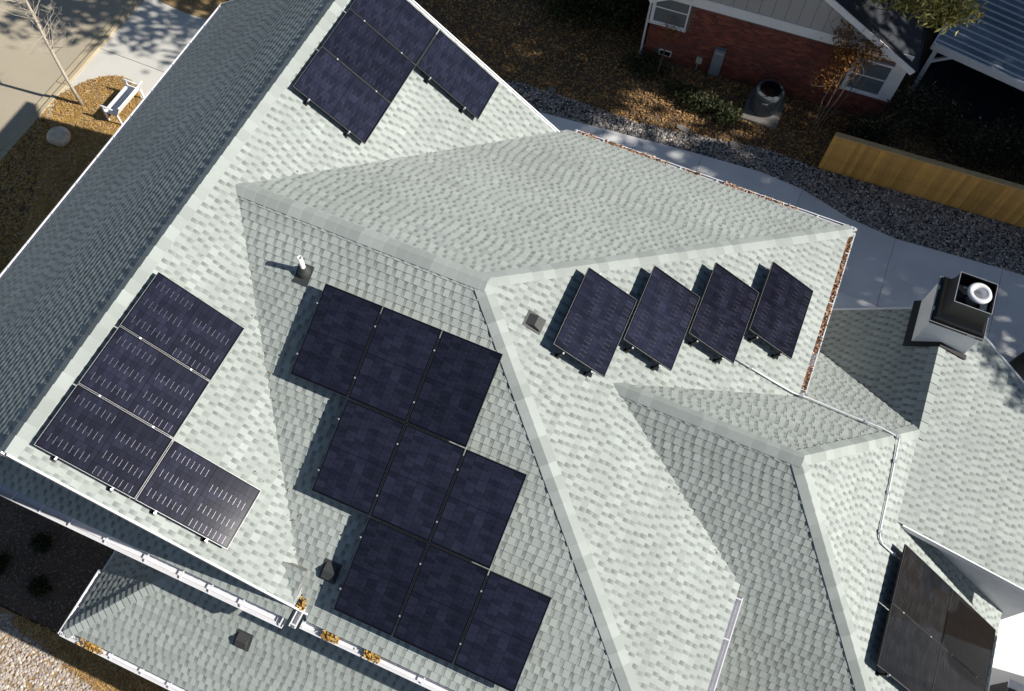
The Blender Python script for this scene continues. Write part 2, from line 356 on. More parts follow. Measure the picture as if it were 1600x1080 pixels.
def roof_slope(name, poly_xy, zf, tone=1.0, wall=False, label=None, relief=1.0, step=0.003, jitter=0.0025):
    """deck + laminated shingles; poly_xy plan polygon (or x,z for a wall), zf(x, y) height"""
    pts = [Vector((x, y, zf(x, y) + GZ)) for x, y in poly_xy]
    n = (pts[1] - pts[0]).cross(pts[2] - pts[0]); k = 2
    while n.length < 1e-6: k += 1; n = (pts[1] - pts[0]).cross(pts[k] - pts[0])
    n.normalize()
    if (not wall and n.z < 0) or (wall and n.y > 0): n = -n
    dn = (n * n.z - Vector((0, 0, 1))).normalized()      # steepest descent
    u = dn.cross(n).normalized()
    O = pts[0]
    ap = [((p - O).dot(u), (p - O).dot(dn)) for p in pts]
    area = sum(ap[i][0] * ap[(i + 1) % len(ap)][1] - ap[(i + 1) % len(ap)][0] * ap[i][1] for i in range(len(ap)))
    if area < 0: ap = ap[::-1]; pts = pts[::-1]
    deck = MB()
    top = [p - n * 0.004 for p in pts]; bot = [p - n * 0.12 for p in pts]
    deck.face(top); deck.face(bot[::-1])
    for i in range(len(pts)):
        j = (i + 1) % len(pts); deck.face([top[i], bot[i], bot[j], top[j]])
    slope = deck.build(name, 'deck', house)
    if label: slope['label'] = label
    M = Matrix((u, dn, n)).transposed().to_4x4(); M.translation = O
    smin, smax = min(a[1] for a in ap), max(a[1] for a in ap); amin, amax = min(a[0] for a in ap), max(a[0] for a in ap)
    fld = MB(); r = random.Random(name + str(round(O.x, 2)) + str(round(smax, 2)))
    def W(a, s, h): return O + u * a + dn * s + n * h
    nc = int(math.ceil((smax - smin) / EXPO))
    for c in range(nc):
        s1 = smax - c * EXPO; s0 = s1 - EXPO
        # backing strip of the laminate: printed dark band fading downwards
        q = clip([(amin - .1, s0), (amax + .1, s0), (amax + .1, s1), (amin - .1, s1)], ap)
        if len(q) < 3: continue
        a0, a1 = min(p[0] for p in q), max(p[0] for p in q)
        def hb(s): return 0.001 + 0.0105 * relief * (s - s0) / EXPO
        run = r.randrange(5); x = math.floor(a0) - 1.3 + r.uniform(0, .936)
        strip_t = r.uniform(0.93, 1.05)
        while x < a1:
            run += 1
            g, w = STRIP[run % 5]; w += r.uniform(-.008, .008)
            if x + g + w < a0: x += g + w; continue
            if r.random() < .12: strip_t = r.uniform(0.92, 1.06)
            tc = strip_t * tone * r.uniform(0.93, 1.06)
            col = tuple(PALE * tc * (1 + r.uniform(-.02, .02)))
            # backing piece (slot plus a bit under the tabs)
            dk = r.uniform(0.85, 1.25)
            qq = clip([(x - .002, s0), (x + g + .002, s0), (x + g + .002, s1), (x - .002, s1)], ap)
            if len(qq) >= 3:
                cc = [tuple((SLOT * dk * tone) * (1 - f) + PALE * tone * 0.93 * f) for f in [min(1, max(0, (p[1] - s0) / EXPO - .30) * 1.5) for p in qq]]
                # split in two so that the band is dark on top
                sm = s0 + EXPO * 0.35
                up = clip(qq, [(amin - 9, s0 - 1), (amax + 9, s0 - 1), (amax + 9, sm), (amin - 9, sm)])
                lo = clip(qq, [(amin - 9, sm), (amax + 9, sm), (amax + 9, s1 + 1), (amin - 9, s1 + 1)])
                for piece in (up, lo):
                    if len(piece) < 3: continue
                    cl = []
                    for p in piece:
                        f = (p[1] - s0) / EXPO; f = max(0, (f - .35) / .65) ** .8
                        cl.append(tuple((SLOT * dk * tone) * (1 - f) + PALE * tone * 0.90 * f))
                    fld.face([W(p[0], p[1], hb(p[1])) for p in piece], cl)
                bq = [p for p in qq if abs(p[1] - s1) < 1e-6]
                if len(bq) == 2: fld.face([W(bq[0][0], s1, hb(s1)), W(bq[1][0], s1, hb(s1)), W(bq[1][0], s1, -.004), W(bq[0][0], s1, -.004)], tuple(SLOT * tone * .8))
            x += g
            rect = [(x, s0), (x + w, s0), (x + w, s1), (x, s1)]
            t = clip(rect, ap)
            if len(t) >= 3:
                full = len(t) == 4 and all(any(abs(p[0] - z[0]) + abs(p[1] - z[1]) < 1e-6 for z in rect) for p in t)
                jit = r.uniform(0, jitter)
                def ht(s): return 0.001 + step + ((0.0105 + (.001 if step > .002 else 0)) * relief + jit) * (s - s0) / EXPO
                if full and not wall:
                    CAND.append((float(np.linalg.norm(np.array(W(x + w / 2, s1, 0)) - CAM)), slope, M @ Matrix.Translation((x, s0, 0)), w, fld, [W(p[0], p[1], ht(p[1])) for p in rect], [W(x, s1, -.003), W(x + w, s1, -.003), W(x, s0, -.003), W(x + w, s0, -.003)], col))
                else:
                    fld.face([W(p[0], p[1], ht(p[1])) for p in t], col)
                    for i in range(len(t)):
                        p, q2 = t[i], t[(i + 1) % len(t)]
                        if abs(p[1] - s0) < 1e-6 and abs(q2[1] - s0) < 1e-6: continue
                        fld.face([W(p[0], p[1], ht(p[1])), W(p[0], p[1], -.003), W(q2[0], q2[1], -.003), W(q2[0], q2[1], ht(q2[1]))], col)
            x += w
    slope['_f'] = 0
    FIELDS.append((slope, fld))
    return slope, n
FIELDS = []
zA = lambda x, y: Z1 - PA_ * (-X1 - x)
zB = lambda x, y: Z1 - PB_ * (x + X1)
zC = lambda x, y: P_ * y
zD = lambda x, y: -P_ * y
zE = lambda x, y: -PE_ * x
zF = lambda x, y: Z3 + PF_ * (y - Y3)
zG = lambda x, y: Z3 - PF_ * (y - Y3)
zH = lambda x, y: Z3 - PH_ * (x - XE3)
zK = lambda x, y: Z4 - PK_ * (X4 - x)
zJ = lambda x, y: Z4 - PJ_ * (x - X4)
zLs = lambda x, y: ZL + PL_ * (y + 8.02)
zLw = lambda x, y: ZL + PL_ * (x + 5.475)
sA, nA = roof_slope('roof_slope', [(-X1, -YN), (-X1, YN), (-X1 - WA, YN), (-X1 - WA, -YN)], zA, label='shaded blue grey slope facing the street', relief=1.3, step=0.0012, jitter=0.0012)
sB, nB = roof_slope('roof_slope', [(-X1, -YN), (-0.95, -YN), (-0.62, YN), (-X1, YN)], zB)
sC, nC = roof_slope('roof_slope', [(0, 0), (-LQ, 0), (-LQ + YC * P_ / PB_, -YC), (YC * P_ / PE_, -YC)], zC)
sD, nD = roof_slope('roof_slope', [(0, 0), (XE, YD), (-LQ + YD * P_ / PB_, YD), (-LQ, 0)], zD)
sE, nE = roof_slope('roof_slope', [(0, 0), (XE, -YD), (XE, YD)], zE)
sF, nF = roof_slope('roof_slope', [(X3, Y3), (5.9, -6.2), (XE3 + 5.91 * PF_ / PH_, -6.2), (XE3, Y3)], zF, tone=0.9)
sG, nG = roof_slope('roof_slope', [(X3, Y3), (XE3, Y3), (X4, Y4), (5.9, 4.98)], zG)
sH, nH = roof_slope('roof_slope', [(XE3, Y3), (XE3 + 5.91 * PF_ / PH_, -6.2), (12.35, -6.2), (12.35, Y4), (X4, Y4)], zH)
sK, nK = roof_slope('roof_slope', [(X4, Y4), (X4, 5.47), (5.9, 5.47), (5.9, 4.98)], zK, label='shaded dark slope beside the chimney')
sJ, nJ = roof_slope('roof_slope', [(X4, 0.2), (12.73, 0.2), (12.73, 3.55), (11.1, 4.5), (9.75, 5.22), (9.2, 5.47), (X4, 5.47)], zJ)
sL, nL = roof_slope('roof_slope', [(-5.475, -8.02), (3.6, -8.02), (3.6, -5.45), (-2.905, -5.45)], zLs, label='low porch roof slope under the gutter')
sW, nW = roof_slope('roof_slope', [(-5.475, -8.02), (-2.905, -5.45), (-5.475, -5.45)], zLw)
sS, nS = roof_slope('roof_slope', [(-9.8, -6.22), (-0.98, -6.22), (-0.98, -5.42), (-9.8, -5.42)], lambda x, y: -2.92 + .6 * (y + 6.22), label='narrow shaded pent roof at the foot of the gable')
CAND.sort(key=lambda t: t[0])
# ------ gable wall: shingle courses on a vertical plane, colours darkened for shade
gw = MB(); YW = -5.42
apex = (-X1, Z1 - 0.05); eR = (-X1 + 4.38, Z1 - 0.05 - 4.38 * PB_); eL = (-X1 - 4.28, Z1 - 0.05 - 4.28 * PA_)
gw.face([(apex[0], YW, apex[1] + GZ), (eL[0], YW, eL[1] + GZ), (eR[0], YW, eR[1] + GZ)])
gwall = gw.build('gable_wall', 'deck', house)
fld = MB(); tri = [(eL[0], eL[1]), (eR[0], eR[1]), (apex[0], apex[1])]
zz = eL[1]; r = random.Random(3)
zlow = min(eL[1], eR[1])
for c in range(int((apex[1] - zlow) / .15) + 1):
    b0 = zlow + c * .15; b1 = b0 + .15; x = eL[0]
    while x < eR[0]:
        w = r.uniform(.1, .26); dk = r.random() < .33
        q = clip([(x, b0), (x + w, b0), (x + w, b1), (x, b1)], tri)
        if len(q) >= 3:
            cc = tuple((SLOT * .4 if dk else PALE * .42) * r.uniform(.9, 1.1)); t0 = 0.004 if dk else 0.012  # roof shingle tones cut down, wall shade painted into the colour
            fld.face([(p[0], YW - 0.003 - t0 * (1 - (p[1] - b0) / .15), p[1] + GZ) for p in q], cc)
            for i in range(len(q)):
                p, p2 = q[i], q[(i + 1) % len(q)]
                if abs(p[1] - b0) < 1e-6 and abs(p2[1] - b0) < 1e-6:
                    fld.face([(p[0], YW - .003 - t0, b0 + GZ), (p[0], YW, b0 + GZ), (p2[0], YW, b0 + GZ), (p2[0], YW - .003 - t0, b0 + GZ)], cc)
        x += w
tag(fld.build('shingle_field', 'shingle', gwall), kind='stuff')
# ------ 300 nearest whole tabs as objects, the rest joined slope by slope
def tab_mesh(w, col):
    mb = MB(); e = EXPO
    def ht(s): return 0.004 + 0.0128 * s / e
    mb.face([(0, 0, ht(0)), (w, 0, ht(0)), (w, e, ht(e)), (0, e, ht(e))], col)
    mb.face([(0, e, ht(e)), (w, e, ht(e)), (w, e, -.003), (0, e, -.003)], col)
    mb.face([(0, 0, ht(0)), (0, e, ht(e)), (0, e, -.003), (0, 0, -.003)], col)
    mb.face([(w, 0, ht(0)), (w, 0, -.003), (w, e, -.003), (w, e, ht(e))], col)
    return mb.mesh('shingle', 'shingle')
TABS = {}
cam_inv = cam.matrix_world.inverted()
def in_view(p):
    q = cam_inv @ Vector(p); 
    if q.z > -0.5: return False
    x = 1392.95 * q.x / -q.z; y = 1392.95 * q.y / -q.z
    return abs(x) < 795 and abs(y) < 535
def under_panel(p):     # plan boxes of the solar arrays
    x, y = p[0], p[1]
    return (-2.7 < x < 3.4 and -6.2 < y < -0.8)
nkept = 0
for d, slope, M, w, f, top, low, col in CAND:
    c = M.translation
    if nkept < 300 and in_view(top[0]) and in_view(top[2]) and not under_panel(c):
        key = (round(w, 3), random.randrange(5))
        if key not in TABS: TABS[key] = tab_mesh(w, tuple(PALE * (0.93 + 0.035 * key[1])))
        link('shingle', TABS[key], slope, M); nkept += 1
    else:
        f.face(top, col); f.face([top[3], top[2], low[1], low[0]], col); f.face([top[0], top[3], low[0], low[2]], col); f.face([top[1], low[3], low[1], top[2]], col)
for slope, f in FIELDS:
    tag(f.build('shingle_field', 'shingle', slope), kind='stuff')
    del slope['_f']
# ------ ridge and hip caps, one object each
def caps(a, b, n1, n2, parent, width=0.17, expo=0.24, lift=0.021):
    a = Vector(a); b = Vector(b); a.z += GZ; b.z += GZ
    d = (b - a); L = d.length; d.normalize(); sides = []
    for n in (n1, n2):
        s = n.cross(d); s = s if s.z < 0 else -s
        if abs(s.z) < 1e-5: s = n.cross(d)
        sides.append((s.normalized(), n))
    up = (n1 + n2).normalized(); length = expo * 1.25
    mb = MB()
    for s, n in sides:
        t0, t1 = lift * 0.45, lift * 1.5
        p = [up * t0, d * length + up * t1, d * length + s * width + n * t1, s * width + n * t0]
        q = [x - n * 0.006 for x in p]
        mb.face(p); mb.face([p[1], q[1], q[2], p[2]]); mb.face([p[2], q[2], q[3], p[3]])
    me = mb.mesh('ridge_cap', 'cap_shingle'); k = int(L / expo)
    for i in range(k + 1):
        t = min(i * expo, L - expo * 0.9)
        link('ridge_cap', me, parent, Matrix.Translation(a + d * t + up * 0.004))
caps((-X1, -YN, Z1), (-X1, YN, Z1), nA, nB, sB, width=0.19)
caps((-LQ - .1, 0, 0), (0.05, 0, 0), nC, nD, sD, width=0.175)
caps((0, 0, 0), (XE, YD, -P_ * YD), nD, nE, sE, width=0.165)
caps((0, 0, 0), (XE - .13, -YC, -P_ * YC), nC, nE, sE, width=0.165)
caps((X3, Y3, Z3), (XE3, Y3, Z3), nF, nG, sG, width=0.165)
caps((XE3, Y3, Z3), (XE3 + 5.91 * PF_ / PH_, -6.2, Z3 - PF_ * 5.91), nF, nH, sH, width=0.165)
caps((XE3, Y3, Z3), (X4, Y4, Z4), nG, nH, sH, width=0.165)
caps((X4, 5.45, Z4), (X4, Y4 - .1, Z4), nK, nJ, sJ, width=0.165)
caps((-3.355, -5.9, ZL + PL_ * 2.12), (-5.475, -8.02, ZL), nL, nW, sL, width=0.16, expo=0.15)
# ------ walls under the roofs
def wall_box(x0, x1, y0, y1, z1, name='wall', m='siding', z0=-GZ):
    mb = MB(); mb.box((x0, y0, z0 + GZ), (x1, y1, z1 + GZ)); return mb.build(name, m, house)
wall_box(-9.25, -1.35, -5.41, 5.6, -2.75)
wall_box(-1.34, 5.88, -5.44, 5.8, -3.25)
wall_box(5.89, 12.0, -5.6, 5.0, -6.6)
wall_box(-4.9, 3.5, -7.6, -5.46, -5.0, 'porch_wall')
# north gable wall and the tall wall between the hip end and the low wing
mb = MB(); y = YN - 0.35
mb.face([(-X1, y, Z1 - .2 + GZ), (-1.35, y, zB(-1.35, 0) - .2 + GZ), (-9.25, y, zA(-9.25, 0) - .2 + GZ)]); mb.build('gable_wall', 'siding', house)
# stucco cheek wall beneath the shallow east roof
mb = MB(); y = 0.42
xs = [9.0, 12.55]
mb.face([(9.05, y, zJ(9.05, 0) - .02 + GZ), (9.05, y, zH(9.05, 0) - .1 + GZ), (12.3, y, zH(12.3, 0) - .3 + GZ), (12.6, y, -7 + GZ), (12.6, y, zJ(12.6, 0) - .02 + GZ)])
mb.face([(12.6, y, zJ(12.6, 0) - .02 + GZ), (12.6, y, -GZ + GZ), (12.6, 3.6, -GZ + GZ), (12.6, 3.6, zJ(12.6, 0) - .02 + GZ)])
mb.build('cheek_wall', 'stucco', house)
mb = MB()                                  # rake board of the shallow roof
mb.bar((X4 + .12, 0.185, zJ(X4 + .12, 0) - .075 + GZ), (12.74, 0.185, zJ(12.74, 0) - .075 + GZ), 0.025, 0.16, up=(0.25, 0, 1)); mb.build('rake_board', 'white_paint', house)
# rake boards of the big gable
for ys in (YN + 0.012, -YN - 0.012):
    mb = MB(); mb.bar((-X1, ys, Z1 - .07 + GZ), (-0.75, ys, zB(-.75, 0) - .07 + GZ), 0.03, 0.19, up=(PB_, 0, 1)); mb.build('rake_board', 'white_paint', house)
    mb = MB(); mb.bar((-X1, ys, Z1 - .07 + GZ), (-X1 - WA, ys, zA(-X1 - WA, 0) - .07 + GZ), 0.03, 0.19, up=(-PA_, 0, 1)); mb.build('rake_board', 'white_paint', house)
# thin metal drip edge along the sunny rakes
for ys in (YN - 0.03,):
    mb = MB(); mb.bar((-X1, ys, Z1 + .012 + GZ), (-0.65, ys, zB(-.65, 0) + .012 + GZ), 0.035, 0.01, up=(PB_, 0, 1)); mb.build('drip_edge', 'white_metal', house)
mb = MB(); mb.bar((X4, 5.45, Z4 + .02 + GZ), (5.95, 5.45, zK(5.95, 0) + .02 + GZ), 0.05, 0.03, up=(-PK_, 0, 1)); mb.build('drip_edge', 'white_metal', house)
mb = MB(); mb.tube([(x, y, zJ(x, y) + .02 + GZ) for x, y in [(9.1, 5.49), (9.75, 5.24), (11.1, 4.52), (12.73, 3.57)]], 0.03); mb.build('drip_edge', 'white_metal', house)
# ------ gutters
def gutter(a, b, out, parent=house, w=0.15, h=0.12, hangers=0.62, name='gutter', wide=None):
    a = Vector(a); b = Vector(b); a.z += GZ; b.z += GZ; d = (b - a); L = d.length; d.normalize(); o = Vector(out).normalized(); up = Vector((0, 0, 1))
    prof = [(0, .015), (0, -h), (w * .62, -h), (w * .70, -h * .55), (w, -h * .25), (w, .0), (w - .022, .0)]
    t = 0.006; inner = [(t, .015), (t, -h + t), (w * .62 - t, -h + t), (w * .70 - t, -h * .55 + t), (w - t, -h * .25 + t), (w - t, -.006), (w - .022, -.006)]
    mb = MB()
    def pt(base, q): return base + o * q[0] + up * q[1]
    for pr in (prof, inner):
        for i in range(len(pr) - 1): mb.face([pt(a, pr[i]), pt(b, pr[i]), pt(b, pr[i + 1]), pt(a, pr[i + 1])])
    for e in (a, b): mb.face([pt(e, q) for q in prof[:6]])
    g = mb.build(name, 'white_metal', parent)
    hb = MB(); hb.box((-.013, 0.0, -.010), (.013, w - .004, .004)); hm = hb.mesh('hanger', 'white_metal')
    n = max(1, int(L / hangers))
    M3 = Matrix((d, o, up)).transposed().to_4x4()
    for i in range(n + 1):
        M = M3.copy(); M.translation = a + d * (min(max(.05, L * (i + .15 * math.sin(i * 5)) / n), L - .05))
        link('hanger', hm, g, M)
    return g
zAe = zA(-X1 - WA, 0)
gutter((-X1 - WA + .02, -YN - .15, zAe - .03), (-X1 - WA + .02, YN + .02, zAe - .03), (-1, 0, 0), hangers=.75)
gutter((-9.85, -6.2, -2.94), (-1.02, -6.2, -2.94), (0, -1, 0), w=.21, hangers=.72)
gutter((-0.9, -6.32, -2.86), (-0.9, -5.8, -2.86), (1, 0, 0), w=.13)
gutter((-0.74, -YC - .01, -P_ * YC - .03), (XE, -YC - .01, -P_ * YC - .03), (0, -1, 0), hangers=.75)
gutter((-0.42, YD - .02, -P_ * YD - .03), (XE + .15, YD - .02, -P_ * YD - .03), (0, 1, 0), hangers=.8)
gutter((-0.62, 5.72, zB(-.6, 0) - .02), (-0.62, YN + .08, zB(-.6, 0) - .02), (1, 0, 0), w=.13)
gutter((XE - .01, 1.93, -PE_ * XE - .03), (XE - .01, YD + .13, -PE_ * XE - .03), (1, 0, 0), hangers=.72)
gutter((XE - .01, -6.2, -PE_ * XE - .03), (XE - .01, -2.55, -PE_ * XE - .03), (1, 0, 0), hangers=.9)
gutter((-5.56, -8.02, ZL - .03), (3.6, -8.02, ZL - .03), (0, -1, 0), hangers=.6)
gutter((-5.475, -8.15, ZL - .03), (-5.475, -6.75, ZL - .03), (-1, 0, 0), w=.14)
mb = MB(); mb.bar((-5.505, -6.75, ZL - .02 + GZ), (-5.505, -5.95, ZL + GZ - .02), .03, .06); mb.build('fascia', 'white_paint', house)
# gutter downspout outlet at the inside corner
# ------ chimney
def flared_cap(parent, cx, cy, z0, hw, hd, top_w, hgt):
    """black shroud: a skirt at the foot, concave sides rising to a smaller open square frame"""
    mb = MB(); k = 10
    rings = []
    def rect(wx, wy, z): return [(cx - wx, cy - wy, z), (cx + wx, cy - wy, z), (cx + wx, cy + wy, z), (cx - wx, cy + wy, z)]
    rings.append(rect(hw + .03, hd + .03, z0 - .06)); rings.append(rect(hw + .03, hd + .03, z0 + .02)); rings.append(rect(hw - .005, hd - .005, z0 + .03)); rings.append(rect(hw - .005, hd - .005, z0 + .10))
    for i in range(k + 1):
        t = i / k; s = 1 - math.sin(t * math.pi / 2)
        wx = top_w + (hw - .02 - top_w) * s; wy = top_w + (hd - .02 - top_w) * s
        rings.append(rect(wx, wy, z0 + .10 + (hgt - .10) * (1 - math.cos(t * math.pi / 2)) ** 0.9))
    rings.append(rect(top_w, top_w, z0 + hgt + .06))
    rings.append(rect(top_w - .02, top_w - .02, z0 + hgt + .06)); rings.append(rect(top_w - .02, top_w - .02, z0 + hgt - .25))
    for a, b in zip(rings[:-1], rings[1:]):
        for i in range(4): j = (i + 1) % 4; mb.face([a[i], a[j], b[j], b[i]])
    mb.face(rings[-1])
    cap = mb.build('chimney_cap', 'black_metal', parent)
    tr = MB()
    for q, z, wd in ((rect(hw + .034, hd + .034, z0 + .02), 0, .008), (rect(top_w + .003, top_w + .003, z0 + hgt + .062), 0, .009)):
        for i in range(4): tr.bar(q[i], q[(i + 1) % 4], wd, wd)
    for sx in (-.5, .5): tr.box((cx - hw - .038, cy + sx * hd - .05, z0 + .035), (cx - hw - .005, cy + sx * hd + .05, z0 + .055))
    tr.box((cx + hw * .45, cy - hd - .04, z0 - .03), (cx + hw * .75, cy - hd - .032, z0 - .005))
    tag(tr.build('trim', 'galv', parent), kind='stuff')
    return cap
chim = empty('chimney'); chim.parent = house
cx0, cx1, cy0, cy1 = 8.36, 9.42, 4.50, 5.62; cz = -2.78
mb = MB()
mb.box((cx0, cy0, -4.6 + GZ), (cx1, cy1, cz + GZ)); bevel(mb.build('stack', 'stucco', chim), .012)
flared_cap(chim, (cx0 + cx1) / 2, (cy0 + cy1) / 2, cz + GZ, (cx1 - cx0) / 2, (cy1 - cy0) / 2, 0.38, 0.58)
mb = MB(); px, py, pz = (cx0 + cx1) / 2 + .06, (cy0 + cy1) / 2 + .0, cz + GZ
Mx = Matrix.Translation((px, py, pz))
mb.lathe([(.13, .2), (.13, .60), (.235, .61), (.25, .67), (.225, .71), (.155, .705), (.135, .66), (.12, .45), (0.001, .45)], 28, Mx)
mb.build('flue_pipe', 'white_metal', chim, smooth=True)
mb = MB(); mb.bar((px - .3, py + .1, pz + .55), (px + .3, py + .1, pz + .55), .05, .02); mb.bar((px + .2, py - .25, pz + .45), (px + .2, py + .2, pz + .45), .14, .02); mb.build('bracket', 'galv', chim)
# step flashing round the stack
mb = MB()
mb.bar((cx0 - .04, cy0 - .05, zK(cx0, 0) + .03 + GZ), (X4, cy0 - .05, Z4 + .03 + GZ), .12, .03, up=(-PK_, 0, 1))
mb.bar((X4, cy0 - .05, Z4 + .035 + GZ), (cx1 + .05, cy0 - .05, zJ(cx1, 0) + .03 + GZ), .12, .03, up=(PJ_, 0, 1))
mb.bar((cx0 - .06, cy0 - .1, zK(cx0 - .06, 0) + .035 + GZ), (cx0 - .06, cy1 + .02, zK(cx0 - .06, 0) + .035 + GZ), .16, .03, up=(-PK_, 0, 1))
mb.build('flashing', 'flashing', chim)
# ------ vents on the roof
def slope_frame(n, at):
    dn = (n * n.z - Vector((0, 0, 1))).normalized(); u = dn.cross(n).normalized()
    M = Matrix((u, dn, n)).transposed().to_4x4(); M.translation = at; return M
def box_vent(n, at, w=0.23, l=0.30, h=0.12):
    M = slope_frame(n, Vector(at) + Vector((0, 0, GZ)))
    v = empty('roof_vent', M=M); v.parent = house
    mb = MB(); mb.box((-w * .72, -l * .62, .012), (w * .72, l * .62, .02)); mb.build('flange', 'vent_metal', v)
    mb = MB(); a, b = w / 2, l / 2
    t = [(-a, -b, .02), (a, -b, .02), (a * .92, -b * .05, h), (-a * .92, -b * .05, h), (-a, b, h * .55), (a, b, h * .55), (-a, b, .03), (a, b, .03)]
    mb.face([t[0], t[1], t[2], t[3]]); mb.face([t[3], t[2], t[5], t[4]]); mb.face([t[4], t[5], t[7], t[6]])
    mb.face([t[1], t[7], t[5], t[2]]); mb.face([t[0], t[3], t[4], t[6]])
    mb.build('hood', 'vent_metal', v); return v
box_vent(nE, (1.10, -0.13, zE(1.10, 0)))
box_vent(nC, (-0.60, -5.22, zC(0, -5.22)))
box_vent(nL, (-1.94, -6.80, zLs(0, -6.80)), w=.24, l=.28)
vp = empty('vent_pipe', (-3.10, -0.92, zC(0, -.92) + GZ)); vp.parent = house
mb = MB(); mb.lathe([(.045, -.1), (.045, .50), (.036, .50), (.036, .2), (0.001, .2)], 16); mb.build('pipe', 'pvc', vp, smooth=True)
Mi = slope_frame(nC, Vector((0, 0, 0)))
mb = MB(); mb.box((-.15, -.15, .012), (.15, .24, .02), Mi); mb.lathe([(.13, .0), (.115, .07), (.06, .17), (.047, .19)], 18, Matrix.Translation((0, 0, -.01))); mb.build('boot', 'vent_metal', vp)
# ------ conduit down the east roofs
def off(p, n, h=.05): return Vector(p) + Vector((0, 0, GZ)) + n * h
cpts = [off((4.60, 1.62, zE(4.6, 0)), nE), off((5.6, 1.70, zE(5.6, 0)), nE), off((6.10, 1.74, zE(6.1, 0)), nE, .06), off((6.5, 1.74, zG(0, 1.74)), nG, .07), off((7.3, 1.70, zG(0, 1.70)), nG, .06),
        off((8.0, 1.65, zG(0, 1.65)), nG, .08), off((8.28, 1.66, zH(8.28, 0)), nH, .10), off((8.34, 1.50, zH(8.34, 0)), nH, .06), off((8.39, .72, zH(8.39, 0)), nH), off((8.43, -.30, zH(8.43, 0)), nH),
        off((8.47, -.42, zH(8.47, 0)), nH), off((8.57, -.47, zH(8.57, 0)), nH), off((9.1, -.46, zH(9.1, 0)), nH)]
cd = empty('conduit', cpts[0]); cd.parent = house
o = cpts[0].copy()
mb = MB(); mb.tube([p - o for p in cpts], .019, 8); mb.build('pipe', 'white_metal', cd, smooth=True)
cm = MB(); cm.box((-.035, -.03, -.06), (.035, .03, .03)); cme = cm.mesh('clamp', 'galv')
for i, t in ((0, .5), (2, .5), (4, .5), (5, .9), (7, .4), (8, .2), (9, .0), (11, .6)):
    p = cpts[i].lerp(cpts[i + 1], t) - o; link('clamp', cme, cd, Matrix.Translation(p))

# ------------------------------------------------------------------ solar panels
def panel_parts(w, l, cm='cell'):
    """local x = short side, y = long side, z = up; origin at a corner, bottom of frame at z=0"""
    th = 0.035; key = (round(w, 3), round(l, 3))
    if key in PM: return PM[key]
    fr = MB(); b = .011
    for lo, hi in (((0, 0, 0), (w, b, th)), ((0, l - b, 0), (w, l, th)), ((0, b, 0), (b, l - b, th)), ((w - b, b, 0), (w, l - b, th))): fr.box(lo, hi)
    ed = MB(); e = .003
    for lo, hi in (((0, 0, th), (w, e, th + .001)), ((0, l - e, th), (w, l, th + .001)), ((0, e, th), (e, l - e, th + .001)), ((w - e, e, th), (w, l - e, th + .001))): ed.box(lo, hi)
    lam = MB(); lam.box((b, b, .004), (w - b, l - b, th - .004))
    ce = MB(); cw, cl = (w - .05) / 6, (l - .07) / 18
    for i in range(6):
        for j in range(18):
            x = .025 + i * cw; y = .027 + j * cl + (.006 if j >= 9 else 0)
            kk = random.uniform(.7, 1.4); bc = (.013, .0138, .025) if cm == 'cell' else (.010, .0108, .013)
            ce.face([(x + .003, y + .0025, th - .003), (x + cw - .003, y + .0025, th - .003), (x + cw - .003, y + cl - .0025, th - .003), (x + .003, y + cl - .0025, th - .003)], tuple(q * kk for q in bc))
    rb = MB()
    for j in range(1, 18):
        if j == 9: continue
        y = .027 + j * cl + (.006 if j >= 9 else 0)
        for k in range(3):
            c = (1 + 2 * k) if j < 9 else (2 + 2 * k)
            if c >= 6: c = 5.55
            x = .025 + c * cw; rb.face([(x - .07, y - .0012, th - .0015), (x + .07, y - .0012, th - .0015), (x + .07, y + .0012, th - .0015), (x - .07, y + .0012, th - .0015)])
    PM[key] = [('frame', fr.mesh('frame', 'panel_frame')), ('frame_edge', ed.mesh('frame_edge', 'panel_edge')), ('laminate', lam.mesh('laminate', 'backsheet')), ('cell_grid', ce.mesh('cell_grid', cm)), ('ribbon_grid', rb.mesh('ribbon_grid', 'ribbon'))]
    return PM[key]
PM = {}
def panel(origin, ux, uy, w, l, label, group, rail_axis, standoff=0.11, feet=(0,), clamps=True):
    """origin = corner on the roof surface; ux, uy unit vectors of the short and long side (ux x uy = normal)"""
    n = ux.cross(uy).normalized()
    M = Matrix((ux, uy, n)).transposed().to_4x4(); M.translation = Vector(origin) + n * standoff
    p = empty('solar_panel', M=M); tag(p, label, 'solar panel', group)
    for nm, me in panel_parts(w, l, 'cell_black' if w > 1.15 else 'cell'):
        o = link(nm, me, p)
        if nm.endswith('_grid'): o['kind'] = 'stuff'
    for t in (.22, .78):
        mb = MB()
        if rail_axis == 'x': mb.box((-.0, l * t - .02, -.045), (w + .015, l * t + .02, -.003)); end = [((-.03), l * t), (w + .03, l * t)]
        else: mb.box((w * t - .02, -.0, -.045), (w * t + .02, l + .015, -.003)); end = [(w * t, -.03), (w * t, l + .03)]
        r_ = mb.build('rail', 'rail', p)
        for f in feet:
            ex, ey = end[f]
            fb = MB(); fb.box((ex - .04, ey - .04, -standoff + .012), (ex + .04, ey + .04, -standoff + .03)); fb.box((ex - .022, ey - .022, -standoff + .03), (ex + .022, ey + .022, -.01)); fb.build('foot', 'rail', r_)
            fb = MB(); fb.box((ex - .016, ey - .016, -.012), (ex + .016, ey + .016, .006)); fb.build('bolt', 'bolt', r_)
        cb = MB()
        ex, ey = end[1]
        if rail_axis == 'x': ex = w + .01
        else: ey = l + .01
        cb.box((ex - .014, ey - .014, .0), (ex + .014, ey + .014, .041)); cb.build('clamp', 'galv', r_)
    return p
def dnv(n): return (n * n.z - Vector((0, 0, 1))).normalized()
PW, PLn, GAP = 1.134, 1.734, 0.02
